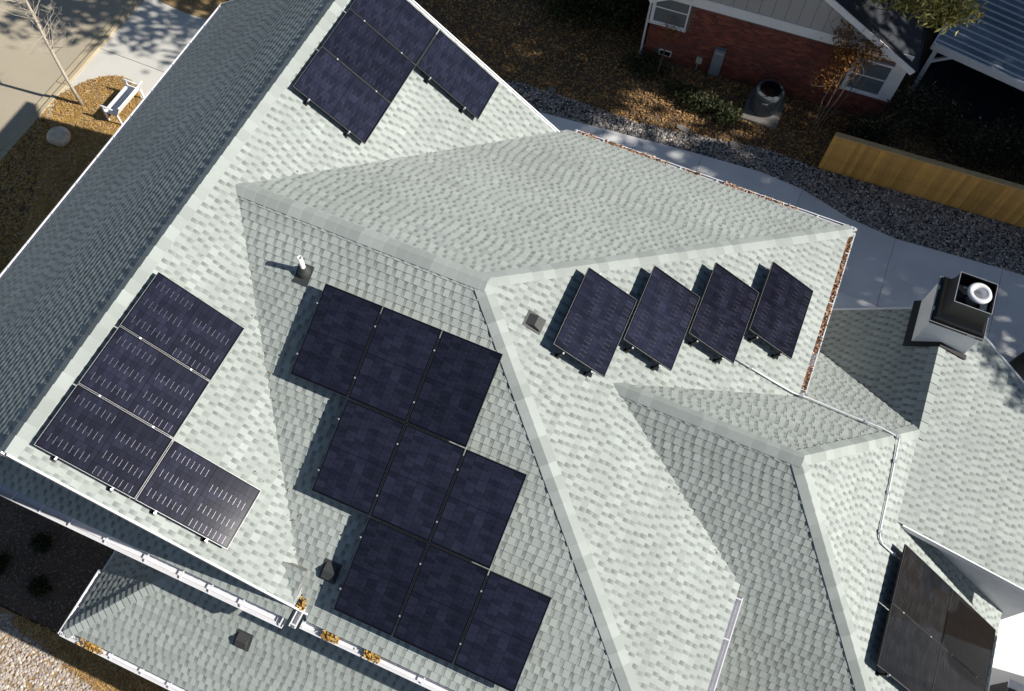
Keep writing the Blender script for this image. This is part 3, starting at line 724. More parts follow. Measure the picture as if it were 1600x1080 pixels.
# arrays on the street gable's sunny slope: short side along +y, long side down the slope
dB = dnv(nB); cB = math.sqrt(1 + PB_ ** 2); yv = Vector((0, 1, 0))
def onB(s, y): x = -X1 + s / cB; return Vector((x, y, zB(x, 0) + GZ))
def panelB(s, y, lab, grp, ft):
    # ux = down slope would make the long side ux; the panel's long side is uy = dB, short side ux = -y so that the normal is up
    n = yv.cross(dB)
    ux = yv if n.z > 0 else -yv
    o = onB(s, y) if ux.y > 0 else onB(s, y + PW)
    panel(o, ux, dB, PW, PLn, lab, grp, 'x', standoff=.15, feet=((0,) if ux.y > 0 else (1,)) if ft else ())
for s, y, lab, ft in ((.27, -3.402, 'uppermost solar panel of the lower left group of four', 0),
                      (.27, -4.556, 'middle solar panel of the three beside the ridge in the lower left group', 0),
                      (.27, -5.710, 'lowest solar panel beside the ridge, just above the long shaded gutter', 1),
                      (.27 + PLn + GAP, -5.710, 'solar panel stepped downslope alone at the right of the lower left group', 1)):
    panelB(s, y, lab, 'solar panels on the lower left of the street gable', ft)
for s, y, lab, ft in ((.29, 4.640, 'solar panel at the top edge of the photo beside the ridge', 0),
                      (.29, 3.486, 'middle solar panel of the three beside the ridge in the top group', 0),
                      (.29, 2.332, 'lowest solar panel of the top group, pointing at the bare roof', 1),
                      (.29 + PLn + GAP, 4.640, 'solar panel stepped downslope along the bright rake edge in the top group', 1)):
    panelB(s, y, lab, 'solar panels on the upper end of the street gable', ft)
# nine panels on the south slope
dC = dnv(nC); cC = math.sqrt(1 + P_ ** 2); xv = Vector((1, 0, 0))
names9 = [['left panel of the top row of the big dark array, near the vent pipe', 'centre panel of the top row of the big dark array', 'right panel of the top row of the big dark array, touching the hip line'],
          ['left panel of the middle row of the nine panel array', 'centre panel of the nine panel array', 'right panel of the middle row of the nine panel array'],
          ['left panel of the bottom row of the nine panel array, beside a black roof vent', 'centre panel of the bottom row of the nine panel array', 'right panel of the bottom row, lowest of the nine panel array']]
for j in range(3):
    for i in range(3):
        s = 1.063 + j * (PLn + GAP); x = -2.548 + (i + j) * (PW + GAP) ; y = -s / cC
        # short side along x, long side down the slope: normal = x cross dC must point up
        n = xv.cross(dC)
        if n.z > 0: panel(Vector((x, y, zC(0, y) + GZ)), xv, dC, PW, PLn, names9[j][i], 'nine solar panels stepped across the south slope', 'x', standoff=.23, feet=(0,) if i == 0 else ())
        else: panel(Vector((x + PW, y, zC(0, y) + GZ)), -xv, dC, PW, PLn, names9[j][i], 'nine solar panels stepped across the south slope', 'x', standoff=.23, feet=(1,) if i == 0 else ())
# four staggered panels on the hip end, long side along y
dE = dnv(nE); cE = math.sqrt(1 + PE_ ** 2)
for k, (s, y, lab) in enumerate(((1.63, -.42, 'first of four staggered panels on the hip end, nearest the square roof vent'),
                                 (2.82, .455, 'second of four staggered panels from the square roof vent'),
                                 (4.01, 1.37, 'third of four staggered panels, next to the last before the leafy gutter'),
                                 (5.22, 2.24, 'last of four staggered panels, nearest the leaf filled gutter corner'))):
    x = s / cE; o = Vector((x, y, zE(x, 0) + GZ))
    n = dE.cross(yv)
    if n.z > 0: panel(o, dE, yv, PW, PLn, lab, 'four staggered solar panels on the hip end', 'y', standoff=.25, feet=(0,))
    else: panel(o + yv * PLn, dE, -yv, PW, PLn, lab, 'four staggered solar panels on the hip end', 'y', standoff=.25, feet=(1,))
# four panels low on the east slope
dH = dnv(nH); cH = math.sqrt(1 + PH_ ** 2); hw_, hl_ = 1.19, 1.94
for (i, j), lab in {(0, 0): 'upper left panel of the lower right array, where the conduit ends', (1, 0): 'upper right panel of the lower right array, with the dark chimney shadow on it',
                    (0, 1): 'lower left panel of the lower right array', (1, 1): 'lower right panel of the lower right array, cut by the photo edge'}.items():
    s = 3.36 + i * (hl_ + GAP); y = -.245 - (j + 1) * (hw_ + GAP) + .02; x = XE3 + s / cH
    n = yv.cross(dH); o = Vector((x, y, zH(x, 0) + GZ))
    if n.z > 0: panel(o, yv, dH, hw_, hl_, lab, 'four solar panels on the east slope', 'x', standoff=.22, feet=(0,) if j else ())
    else: panel(o + yv * hw_, -yv, dH, hw_, hl_, lab, 'four solar panels on the east slope', 'x', standoff=.22, feet=(1,) if j else ())

# ------------------------------------------------------------------ brick house across the walk
NB = Matrix.Translation((-0.88, 15.23, 0)) @ Matrix.Rotation(math.radians(3.31), 4, 'Z')    # x along the gable wall, y into the house
nb = empty('brick_house', M=NB)
tag(nb, 'red brick neighbour house with white trimmed gable, in shade', 'house')
def nbox(name, lo, hi, m, parent=nb, bev=0):
    mb = MB(); mb.box(lo, hi); o = mb.build(name, m, parent)
    if bev: bevel(o, bev)
    return o
WN, DN = 8.0, 9.0
nwall = nbox('wall', (0.0, 0.012, -0.2), (WN - .02, DN, 2.5), 'mortar')
# bricks
bw, bh, mj = .203, .058, .010
bmesh_cache = {}
holes = [(-0.2, 1.25, 1.47, 2.75), (6.36, 7.68, 1.0, 2.4), (0.48, .93, .22, .47), (7.6, 8.1, .9, 2.6)]
blist = []
for c in range(int(2.5 / (bh + mj))):
    z = c * (bh + mj); x = -0.02 + (0 if c % 2 else -(bw + mj) / 2)
    while x < WN - .02:
        a, b = max(0.0, x), min(x + bw, WN - .02)
        if b - a > .04 and not any(a < h[1] and b > h[0] and z + bh > h[2] and z < h[3] for h in holes): blist.append((a, b, z))
        x += bw + mj
BC = [(.22, .062, .042), (.17, .052, .038), (.26, .078, .05), (.13, .045, .036), (.19, .058, .044)]
def brick_mesh(w, ci):
    k = (round(w, 3), ci)
    if k not in bmesh_cache:
        mb = MB(); mb.box((0, 0, 0), (w, .02, bh), col=BC[ci]); bmesh_cache[k] = mb.mesh('brick', 'brick')
    return bmesh_cache[k]
fb = MB(); full = [t for t in blist if abs(t[1] - t[0] - bw) < 1e-6 and t[0] > 2.0]
full.sort(key=lambda t: -t[2]); pick = set(full[:300])
for t in blist:
    ci = random.randrange(5)
    if t in pick: link('brick', brick_mesh(bw, ci), nwall, Matrix.Translation((t[0], random.uniform(-.002, .002), t[2])))
    else:
        dy = random.uniform(-.002, .002); fb.box((t[0], dy, t[2]), (t[1], .02 + dy, t[2] + bh), col=tuple(np.array(BC[ci]) * random.uniform(.8, 1.2)))
tag(fb.build('brick_field', 'brick', nwall), kind='stuff')
# white frieze and gable siding
rp = .549; apx = 4.0; zev = 2.59; zap = zev + rp * (WN + .04 - apx)
def zrake(x): return zap - rp * abs(x - apx)
mb = MB(); pts = [(-.05, 2.52), (WN + .0, 2.34), (WN + .0, 2.52), (WN + .0, 2.66), (-.05, 2.98)]
mb.box((-.05, -.035, 2.52), (WN, -.003, 2.88)); bevel(mb.build('frieze_board', 'white_paint', nb), .006)
mb = MB(); k = 20
for i in range(k):
    x0 = WN * i / k + .006; x1 = WN * (i + 1) / k - .006
    if zrake(x0) < 2.9 and zrake(x1) < 2.9: continue
    m2 = MB(); za, zb = max(2.885, zrake(x0) - .1), max(2.885, zrake(x1) - .1)
    P = [(x0, -.012, 2.885), (x1, -.012, 2.885), (x1, -.012, zb), (x0, -.012, za)]; Q = [(x, .02, z) for x, _, z in P]
    m2.face(P); m2.face([P[0], P[3], Q[3], Q[0]]); m2.face([P[1], Q[1], Q[2], P[2]])
    m2.build('siding_panel', 'board_siding', nb)
    m3 = MB(); m3.box((x1 - .004, -.004, 2.885), (x1 + .016, .02, zb)); m3.build('batten', 'dark_roof', nb)
mb = MB(); mb.face([(0, .03, 2.5), (WN, .03, 2.5), (WN, .03, zev), (apx, .03, zap), (0, .03, zev)]); mb.build('gable_backing', 'board_siding', nb)
# roof
for sgn in (-1, 1):
    xe = apx + sgn * (WN + .14 - apx); ze = zap - rp * (WN + .14 - apx)
    mb = MB(); t = .1
    a, b = (apx, -.25), (xe, -.25)
    mb.face([(apx, -.25, zap + .08), (xe, -.25, ze + .08), (xe, DN, ze + .08), (apx, DN, zap + .08)]); mb.face([(apx, -.25, zap), (xe, -.25, ze), (xe, DN, ze), (apx, DN, zap)])
    ro = mb.build('roof_slope', 'dark_roof', nb)
    cs = MB(); L = math.hypot(xe - apx, zap - ze); nn = int(L / .19)
    for i in range(nn):
        f0, f1 = i / nn, (i + 1) / nn
        p0 = (apx + (xe - apx) * f0, zap + (ze - zap) * f0 + .085); p1 = (apx + (xe - apx) * f1, zap + (ze - zap) * f1 + .10)
        cs.face([(p0[0], -.25, p0[1]), (p1[0], -.25, p1[1]), (p1[0], DN, p1[1]), (p0[0], DN, p0[1])]); cs.face([(p1[0], -.25, p1[1]), (p1[0], -.25, p1[1] - .02), (p1[0], DN, p1[1] - .02), (p1[0], DN, p1[1])])
    tag(cs.build('shingle_course', 'dark_roof', ro), kind='stuff')
    mb = MB(); mb.bar((apx, -.27, zap - .03), (xe, -.27, ze - .03), .035, .2, up=(sgn * rp, 0, 1)); mb.build('rake_board', 'white_paint', nb)
    mb = MB(); mb.bar((xe + sgn * .05, -.28, ze + .02), (xe + sgn * .05, DN, ze + .02), .11, .11); mb.build('gutter', 'black_metal', nb)
def window(x0, x1, z0, z1, side_w=.11, nm='window'):
    w = empty(nm, (x0, 0, z0)); w.parent = nb; W_, H_ = x1 - x0, z1 - z0
    mb = MB(); t = .06
    for lo, hi in (((-side_w, -.05, -.06), (0, .01, H_ + t)), ((W_, -.05, -.06), (W_ + .05, .01, H_ + t)), ((0, -.05, H_), (W_, .01, H_ + t)), ((-side_w - .03, -.085, -.11), (W_ + .07, .01, -.06)), ((0, -.05, -.06), (W_, .01, 0))):
        mb.box(lo, hi)
    mb.build('frame', 'white_paint', w)
    mb = MB(); mb.box((0, -.035, H_ * .49), (W_, .0, H_ * .53)); mb.build('meeting_rail', 'white_paint', w)
    for a, b in ((0, H_ * .49), (H_ * .53, H_)):
        mb = MB(); mb.box((.004, -.02, a), (W_ - .004, -.006, b)); mb.build('pane', 'win_glass', w)
window(.08, 1.12, 1.58, 2.66); window(6.54, 7.58, 1.10, 2.27)
nbox('corner_board', (7.62, -.03, .93), (8.02, .08, 2.52), 'white_paint', bev=.006)
mv = nbox('crawl_vent', (.50, -.03, .23), (.92, .01, .46), 'white_paint'); nbox('louvre', (.53, -.035, .26), (.89, -.028, .43), 'black_metal', mv)
nbox('outlet_box', (1.77, -.10, .36), (1.97, 0, .60), 'beige_box', bev=.01)
mb = MB(); mb.tube([(1.86, -.04, .36), (1.84, -.05, .0)], .018); mb.build('outlet_pipe', 'beige_box', nb)
el = nbox('meter_cabinet', (2.27, -.17, .10), (2.63, 0, 1.22), 'meter', bev=.015); nbox('nameplate', (2.31, -.177, 1.06), (2.58, -.171, 1.10), 'galv', el)
mb = MB(); mb.tube([(-.08, -.08, 2.75), (-.1, -.08, 1.2), (-.1, -.08, .05)], .035); mb.build('downspout', 'white_metal', nb)

# ------------------------------------------------------------------ air conditioner, carport, fence
ac = empty('air_conditioner', (3.52, 14.62, 0)); tag(ac, 'dark round ribbed air conditioner unit on a pad beside the brick wall', 'air conditioner')
mb = MB(); mb.box((-.58, -.72, 0), (.62, .62, .09)); bevel(mb.build('pad', 'flagstone', ac), .015)
mb = MB(); mb.lathe([(.44, .09), (.45, .12), (.45, .80), (.46, .83), (.44, .90), (.34, .93)], 40); mb.build('shell', 'hvac', ac, smooth=False)
for i in range(48):
    t = 2 * math.pi * i / 48; 
    mb = MB() if i == 0 else mb
    if i == 0: mb.box((-.005, .452, .14), (.005, .468, .79)); fin = mb.mesh('fin', 'hvac')
    link('fin', fin, ac, Matrix.Rotation(t, 4, 'Z'))
mb = MB(); mb.lathe([(.34, .93), (.33, .80), (.001, .80)], 32); g_ = mb.build('fan_well', 'black_metal', ac)
for k in range(6):
    r_ = .06 + k * .055
    mb = MB(); mb.tube([(r_ * math.cos(t), r_ * math.sin(t), .925) for t in np.linspace(0, 2 * math.pi, 25)], .005, 4, cap=False); mb.build('grille_ring', 'black_metal', ac)
mb = MB(); mb.box((-.09, -.475, .66), (.09, -.455, .72)); mb.build('label_plate', 'galv', ac)

cpM = Matrix.Translation((7.66, 17.05, 0)) @ Matrix.Rotation(math.radians(-10.0), 4, 'Z')
cp = empty('carport', M=cpM); tag(cp, 'open carport with ribbed pale metal roof and white corner post', 'carport')
CW, CD, CH = 9.0, 7.5, 2.42
mb = MB(); mb.box((0, 0, CH), (CW, CD, CH + .03)); rf = mb.build('roof', 'metal_roof', cp)
rm = MB(); rm.box((0, -.018, 0), (CW, .018, .045)); rme = rm.mesh('rib', 'white_metal')
for k in range(24):
    link('rib', rme, rf, Matrix.Translation((0, .12 + k * .31, CH + .03)))
for lo, hi in (((-.03, -.06, CH - .22), (CW, -.002, CH + .045)), ((-.06, -.06, CH - .2), (-.002, CD, CH + .05))):
    mb = MB(); mb.box(lo, hi); mb.build('fascia', 'white_paint', cp)
mb = MB(); mb.box((.06, .02, 0), (.2, .16, CH - .002)); mb.build('post', 'white_paint', cp)
mb = MB(); mb.bar((.13, .09, CH - .75), (.85, .09, CH - .1), .09, .09); mb.build('brace', 'white_paint', cp)
mb = MB(); mb.box((CW - .2, .02, 0), (CW - .06, .16, CH - .002)); mb.build('post', 'white_paint', cp)
mb = MB(); mb.box((0.0, CD - .15, 0), (CW, CD - .02, CH - .002)); mb.build('back_light_block', 'dark_roof', cp)  # dark walls added to keep light out from under the roof
mb = MB(); mb.box((CW - .05, .2, 0), (CW - .01, CD - .16, CH - .002)); mb.build('side_light_block', 'dark_roof', cp)
mb = MB(); mb.box((.04, CD * .35, 0), (.08, CD - .16, CH - .002)); mb.build('side_light_block', 'dark_roof', cp)
sheet('carport_shade_slab', [(7.7, 17.3), (17, 15.6), (18, 23.5), (9, 25)], 0.02, 'dark_roof')  # slab coloured near black to paint in the shade under the roof

FM = Matrix.Translation((5.80, 12.99, 0)) @ Matrix.Rotation(math.radians(3.47), 4, 'Z')
fn = empty('wooden_fence', M=FM); tag(fn, 'golden brown stained board fence with a flat cap rail', 'fence')
FL = 13.0; FH = 1.60
x = 0
fbm = []
for k in range(3):
    mb = MB(); mb.box((0, 0, 0.03), (.137 + .004 * k, .018, FH)); fbm.append(mb.mesh('board', 'fence_wood'))
i = 0
while x < FL:
    link('board', fbm[i % 3], fn, Matrix.Translation((x, random.uniform(-.011, .009), random.uniform(-.02, .01)))); x += .143; i += 1
for k in range(6):
    mb = MB(); mb.box((k * 2.2 + .002, -.07, FH), (min(FL, k * 2.2 + 2.2), .12, FH + .035)); bevel(mb.build('cap_rail', 'fence_cap', fn), .006)
    mb = MB(); mb.box((k * 2.2, .02, 0), (k * 2.2 + .09, .11, FH - .002)); mb.build('post', 'fence_wood', fn)
for z in (.3, 1.2):
    mb = MB(); mb.box((0, .02, z), (FL, .06, z + .09)); mb.build('rail', 'fence_wood', fn)

# ------------------------------------------------------------------ front yard: bench, boulder, bare tree
bn = empty('garden_bench', M=Matrix.Translation((-15.2, 5.95, .06)) @ Matrix.Rotation(math.radians(-1), 4, 'Z'))
tag(bn, 'white slatted garden bench with its back to the gutter', 'bench')
for k in range(6):
    mb = MB(); mb.box((-.24 + k * .082, -.62, .42), (-.175 + k * .082, .62, .445)); mb.build('seat_slat', 'bench_white', bn)
for k in range(8):
    z = .47 + k * .058; mb = MB(); mb.bar((.25 + k * .036, -.62, z), (.25 + k * .036, .62, z), .022, .062, up=(.62, 0, 1)); mb.build('back_slat', 'bench_white', bn)
for yy in (-.6, .6):
    for xx, h in ((-.23, .64), (.27, .44)):
        mb = MB(); mb.box((xx - .025, yy - .025, 0), (xx + .025, yy + .025, h)); mb.build('leg', 'bench_white', bn)
    mb = MB(); mb.tube([(-.3, yy, .60), (-.27, yy, .655), (-.2, yy, .67), (.1, yy, .66), (.3, yy, .64)], .028, 8); mb.build('arm', 'bench_white', bn)
    mb = MB(); mb.bar((.24, yy, .42), (.53, yy, .92), .05, .04); mb.build('back_post', 'bench_white', bn)

def rock(name, at, s, m, seed, label, cat, squash=(1, 1, .75)):
    import bmesh
    bm = bmesh.new(); bmesh.ops.create_icosphere(bm, subdivisions=3, radius=1); r = np.random.default_rng(seed)
    dirs = r.normal(size=(9, 3)); dirs /= np.linalg.norm(dirs, axis=1, keepdims=True); cut = r.uniform(.62, .9, 9)
    for v in bm.verts:
        p = np.array(v.co)
        for d, c in zip(dirs, cut):
            h = p @ d
            if h > c: p = p - d * (h - c) * .9
        v.co = Vector(p * s * np.array(squash))
    me = bpy.data.meshes.new(name); bm.to_mesh(me); bm.free(); me.materials.append(MATS[m])
    return tag(link(name, me, None, Matrix.Translation(at)), label, cat)
rock('boulder', (-16.32, 4.05, .24), .36, 'boulder', 4, 'pale rounded boulder at the edge of the house shadow', 'boulder')
def flag(at, w, d, rot, label):
    mb = MB(); n = 8; r = random.Random(label); P = []
    for i in range(n):
        t = 2 * math.pi * i / n; k = r.uniform(.8, 1.1); P.append((w * k * math.cos(t), d * k * math.sin(t)))
    mb.face([(x, y, .05) for x, y in P])
    for i in range(n): a, b = P[i], P[(i + 1) % n]; mb.face([(a[0], a[1], .05), (a[0] * 1.05, a[1] * 1.05, -.02), (b[0] * 1.05, b[1] * 1.05, -.02), (b[0], b[1], .05)])
    tag(mb.build('flagstone', 'flagstone', None, M=Matrix.Translation(at) @ Matrix.Rotation(rot, 4, 'Z')), label, 'stone', 'flat stones along the gravel strip')
flag((1.39, 12.68, .03), .26, .12, -.15, 'long flat stone in the gravel below the shrubs and grey cabinet')
flag((3.08, 12.74, .03), .15, .16, .3, 'small angular flat stone in the gravel, left of the fence')
flag((-3.1, 12.45, .03), .15, .09, 0, 'small flat stone nearest the bright roof corner')
flag((6.7, 12.45, .03), .24, .12, 0, 'grey flat stone in front of the fence near its left end')
flag((8.4, 12.7, .03), .28, .12, .1, 'dull flat stone at the foot of the fence boards')
flag((5.0, 12.2, .03), .16, .14, .5, 'dark flat stone by the bend of the walkway')

def branch(mb, a, d, L, r, depth, rr, spread=.6, n=6, kids=3, tips=None):
    pts = [Vector(a)]; d = Vector(d).normalized()
    for i in range(n):
        d = (d + Vector((rr.gauss(0, .07), rr.gauss(0, .07), rr.gauss(0.02, .05)))).normalized(); pts.append(pts[-1] + d * L / n)
    rad = [max(.0025, r * (1 - .75 * i / n)) for i in range(n + 1)]
    mb.tube(pts, rad, 6 if depth < 2 else 4)
    if tips is not None and depth >= 1: tips.extend(pts[2:])
    if depth < kids:
        for k in range(rr.randint(4, 6) if depth == 0 else rr.randint(2, 4)):
            i = rr.randint(2 if depth == 0 else 1, n); q = Vector((rr.gauss(0, 1), rr.gauss(0, 1), rr.gauss(.3, .6))).normalized()
            nd = (d * (1 - spread) + q * spread).normalized()
            branch(mb, pts[i], nd, L * rr.uniform(.35, .55), rad[i] * .6, depth + 1, rr, spread, 5, kids, tips)
tr = empty('bare_tree', (-16.58, 5.52, .06)); tag(tr, 'slender pale bare tree rising from the round straw bed', 'tree')
rr = random.Random(5); mb = MB()
pts = [(0, 0, -.1), (-.03, 0.01, 1.2), (-.02, .05, 2.6), (.02, .12, 4.0), (0, .2, 5.2), (.05, .25, 6.2)]
mb.tube(pts, [.06, .05, .042, .03, .018, .006], 8); mb.build('trunk', 'bark_pale', tr, smooth=True)
mb = MB()
for k in range(40):
    z = rr.uniform(1.8, 5.6); t = rr.uniform(0, 6.28); q = (math.cos(t), math.sin(t), .75)
    branch(mb, (0, .04 * z, z), q, rr.uniform(.5, 1.4) * (1.2 - z / 9), .010, 1, rr, .55, 5, 3)
mb.build('crown', 'bark_pale', tr)

# ------------------------------------------------------------------ trees and shrubs
def blob_points(lobes, n):
    """points spread in ellipsoids, denser near the surface; lobes = (x, y, z, rx, ry, rz)"""
    L = np.array(lobes, float); w = L[:, 3] * L[:, 4] * L[:, 5]; idx = rng.choice(len(L), n, p=w / w.sum())
    d = rng.normal(size=(n, 3)); d /= np.linalg.norm(d, axis=1, keepdims=True); r = rng.uniform(0.12, 1, n) ** 0.45
    r *= 1 + .12 * np.sin(d[:, 0] * 7 + idx) * np.cos(d[:, 1] * 6 - idx)
    return L[idx, :3] + d * r[:, None] * L[idx, 3:]
def clumps(lobes, nclump, per, spread):
    c = blob_points(lobes, nclump); return (c[:, None, :] + rng.normal(0, spread, (nclump, per, 3))).reshape(-1, 3)
def tree(name, base, label, cat, stems, lobes, n, size, cols, group=None, clump=10, spread=.25, bark='bark', aspect=.5):
    t = empty(name, base); tag(t, label, cat, group); mb = MB(); r = random.Random(label)
    for a, b, rad in stems:
        a = Vector(a); b = Vector(b); k = 6; pts = [a.lerp(b, i / k) + Vector((r.gauss(0, .03), r.gauss(0, .03), 0)) * (i > 0) * (b - a).length * .25 for i in range(k + 1)]
        mb.tube(pts, [rad * (1 - .65 * i / k) for i in range(k + 1)], 7)
        tips = []
        for q in range(4): branch(mb, pts[k - 1 - q % 3], (b - a).normalized() + Vector((r.gauss(0, .6), r.gauss(0, .6), r.gauss(.1, .3))), (b - a).length * .45, rad * .3, 1, r, .5, 5, 2)
    mb.build('trunk', bark, t)
    P = clumps(lobes, max(1, n // clump), clump, spread)
    link('crown', leaf_mesh('crown', P, rng.uniform(.7, 1.25, len(P)) * size, palette(len(P), cols, .3), 'leaf_col', aspect=aspect), t)
    return t
G_DARK = [(.030, .045, .016), (.045, .060, .022), (.022, .034, .014), (.055, .06, .025)]
G_MID = [(.06, .095, .025), (.085, .12, .035), (.045, .075, .022), (.10, .125, .04)]
G_YEL = [(.42, .37, .10), (.50, .44, .14), (.30, .28, .07), (.55, .48, .20), (.20, .20, .05)]
ORANGE = [(.30, .13, .025), (.24, .10, .03), (.36, .18, .04), (.18, .08, .03)]
# tall trees east of the carport and the patio: out of the picture, they shade the whole side yard
big = 'tall shade trees east of the house'
for k, (x, y, h, rad, lab) in enumerate(((23.5, 13.2, 17.5, 4.4, 'tall shade tree nearest the patio, beyond the right edge'), (25.0, 21.5, 18.5, 5.2, 'tall shade tree behind the carport, beyond the right edge'),
                                          (32.0, 15.5, 21.0, 5.0, 'tallest shade tree, farthest beyond the fence'), (21.0, 30.0, 17.0, 5.5, 'tall shade tree behind the carport, beyond the top edge'), (15.0, 29.5, 15.0, 4.6, 'shade tree behind the brick house roof, beyond the top edge'))):
    tree('shade_tree', (x, y, 0), lab, 'tree', [((0, 0, 0), (.3, .2, h * .6), .32), ((0, 0, h * .3), (2, 1, h * .7), .16), ((0, 0, h * .3), (-2, -1, h * .7), .16)],
         [(0, 0, h * .62, rad, rad, h * .36), (rad * .4, rad * .4, h * .5, rad * .7, rad * .7, h * .2), (-rad * .4, -rad * .2, h * .75, rad * .7, rad * .7, h * .2)], (3700, 8000, 6000, 8000, 8000)[k], .30, G_MID, big, clump=12, spread=.45)
# others out of the picture: one dapples the drive, one the patio roof, one the far side yard
tree('shade_tree', (-4.2, 18.2, 0), 'thin crowned tree beyond the top edge that dapples the drive', 'tree', [((0, 0, 0), (.6, -5.0, 8.5), .2), ((0.2, -2, 3.4), (-3, -6, 9.5), .12)],
     [(-2.2, -6.6, 9.8, 1.9, 1.5, 1.2), (-3.4, -7.4, 10, 1.6, 1.4, 1.2), (-1, -8.0, 10.5, 1.6, 1.3, 1.2), (.8, -6.2, 10.6, 2.2, 1.5, 1.5), (3.2, -7.0, 10.2, 1.8, 1.5, 1.2), (2.2, -4.6, 10.5, 2.2, 1.6, 1.3), (-1.2, -4.8, 10.2, 2.2, 1.5, 1.3)], 1900, .22, G_MID, big, clump=20, spread=.36)
tree('shade_tree', (23.6, 7.2, 0), 'slim tree beside the patio, beyond the right edge', 'tree', [((0, 0, 0), (-.4, -.3, 13.6), .12)],
     [(-.6, -.6, 14.1, 1.6, .9, .7)], 500, .15, G_MID, big, clump=8, spread=.2)
tree('shade_tree', (19.5, 22.3, 0), 'very tall shade tree beyond the right edge, behind the fence', 'tree', [((0, 0, 0), (0, 0, 15), .35)],
     [(0, 0, 17, 4.6, 4.4, 5.2), (-2.5, 1, 14, 3, 3, 3)], 4200, .30, G_MID, big, clump=12, spread=.45)
tree('shade_tree', (20.8, 17.3, 0), 'high crowned shade tree beyond the right edge, north of the fence', 'tree', [((0, 0, 0), (-.6, -.3, 17.5), .3), ((0, 0, 12), (-3, 0, 18), .12)],
     [(-1.2, -.4, 18.8, 5.0, 4.2, 2.2)], 3600, .30, G_MID, big, clump=12, spread=.45)
# yellow lit foliage above the brick house eave
tree('yellow_tree', (8.2, 20.3, 0), 'tree with sunlit yellow green leaves at the top edge near the carport', 'tree', [((0, 0, 0), (-1.2, -3.0, 4.6), .13), ((-.4, -1, 2), (-2.2, -3.8, 5.2), .07)],
     [(-1.55, -5.1, 5.15, .95, .6, .5), (-2.6, -4.9, 5.1, .8, .6, .45), (-.8, -4.9, 5.2, .7, .6, .4), (-3.0, -4.2, 4.6, .7, .6, .5)], 2600, .10, G_YEL, None, clump=14, spread=.12, aspect=.3)
# small orange leaved tree in front of the brick wall
tree('small_tree', (5.28, 14.35, 0), 'small multi stemmed tree with thin orange leaves before the brick gable', 'tree',
     [((0, 0, 0), (.1, .9, 2.9), .03), ((.05, 0, 0), (.45, .7, 2.9), .028), ((-.05, 0, 0), (-.15, 1.2, 3.1), .026), ((.1, .05, 0), (.8, .9, 2.7), .024)],
     [(.05, .8, 2.6, .5, .4, .5), (-.35, 1.1, 3.2, .3, .35, .5), (.6, 1.0, 3.0, .4, .4, .3), (-.3, .5, 1.9, .35, .3, .4)], 1700, .05, ORANGE, clump=8, spread=.12)
tree('sapling', (-.15, 14.35, 0), 'thin leafless looking sapling under the left window of the brick house', 'sapling', [((0, 0, 0), (.1, .5, 1.7), .02), ((.04, 0, 0), (.0, .6, 1.8), .018)],
     [(.1, .5, 1.6, .3, .2, .3)], 160, .045, ORANGE, clump=6, spread=.1)
tree('evergreen_bush', (-3.0, 16.2, 0), 'big dark evergreen bush left of the brick house corner', 'bush', [((0, 0, 0), (0, 0, 1.4), .06)],
     [(0, 0, 1.0, 1.5, 1.2, 1.0), (-1.0, -.4, .8, 1.0, .9, .8), (1.0, .1, 1.2, .9, 1.0, 1.1)], 5200, .075, G_DARK, clump=12, spread=.14)
tree('evergreen_bush', (-1.6, 17.9, 0), 'dark evergreen bush behind the big one, at the top edge', 'bush', [((0, 0, 0), (0, 0, 1.6), .06)],
     [(0, 0, 1.3, 1.2, 1.2, 1.2)], 2600, .075, G_DARK, clump=12, spread=.14)
tree('leafy_shrub', (1.35, 13.75, 0), 'broad leafed green shrub under the grey meter cabinet', 'shrub', [((0, 0, 0), (0, 0, .3), .02)],
     [(.3, .1, .22, .75, .42, .22), (1.1, -.05, .25, .5, .4, .25), (-.5, .25, .2, .6, .35, .2)], 2300, .065, [(.085, .105, .045), (.06, .075, .03), (.045, .055, .028), (.13, .13, .07)], clump=6, spread=.08)
tree('leafy_shrub', (-.6, 14.6, 0), 'low sparse shrub by the brick house corner', 'shrub', [((0, 0, 0), (0, 0, .25), .015)],
     [(0, 0, .18, .8, .5, .18)], 900, .06, [(.07, .09, .035), (.05, .06, .03), (.10, .10, .05)], clump=6, spread=.08)
for k, (x, y, lobes, lab) in enumerate(((8.0, 15.9, [(0, 0, .9, .9, .7, .8), (.9, .2, .7, .7, .6, .6)], 'dark shrub with small pale leaves below the carport post'),
                                     (9.9, 15.3, [(0, 0, .8, 1.0, .8, .8), (1.0, .2, 1.0, .9, .7, .9)], 'dark shrub behind the middle of the fence'),
                                     (12.0, 16.0, [(0, 0, 1.3, 1.2, 1.2, 1.3)], 'dense dark green bush at the right edge behind the fence'),
                                     (6.9, 14.6, [(0, 0, .5, .7, .5, .45)], 'low dark shrub against the right end of the brick wall'))):
    tree('dark_shrub', (x, y, 0), lab, 'shrub', [((0, 0, 0), (.3, .2, 1.3), .035), ((.1, 0, 0), (.9, .5, 1.1), .03)], lobes, 2400, .055,
         [(.035, .045, .018), (.05, .055, .025), (.028, .035, .016), (.16, .15, .11)], 'dark shrubs behind the fence', clump=8, spread=.16)
for k, (x, y, lab) in enumerate(((-9.08, -6.65, 'uppermost low dark plant in the shaded porch bed'), (-8.45, -7.55, 'low dark plant in the shaded porch bed nearest the porch corner'), (-9.7, -7.5, 'low dark plant at the left edge of the porch bed'))):
    tree('bed_plant', (x, y, .06), lab, 'plant', [((0, 0, 0), (0, 0, .15), .01)], [(0, 0, .14, .24, .24, .14)], 420, .05, G_DARK, 'low plants in the porch bed', clump=6, spread=.05)

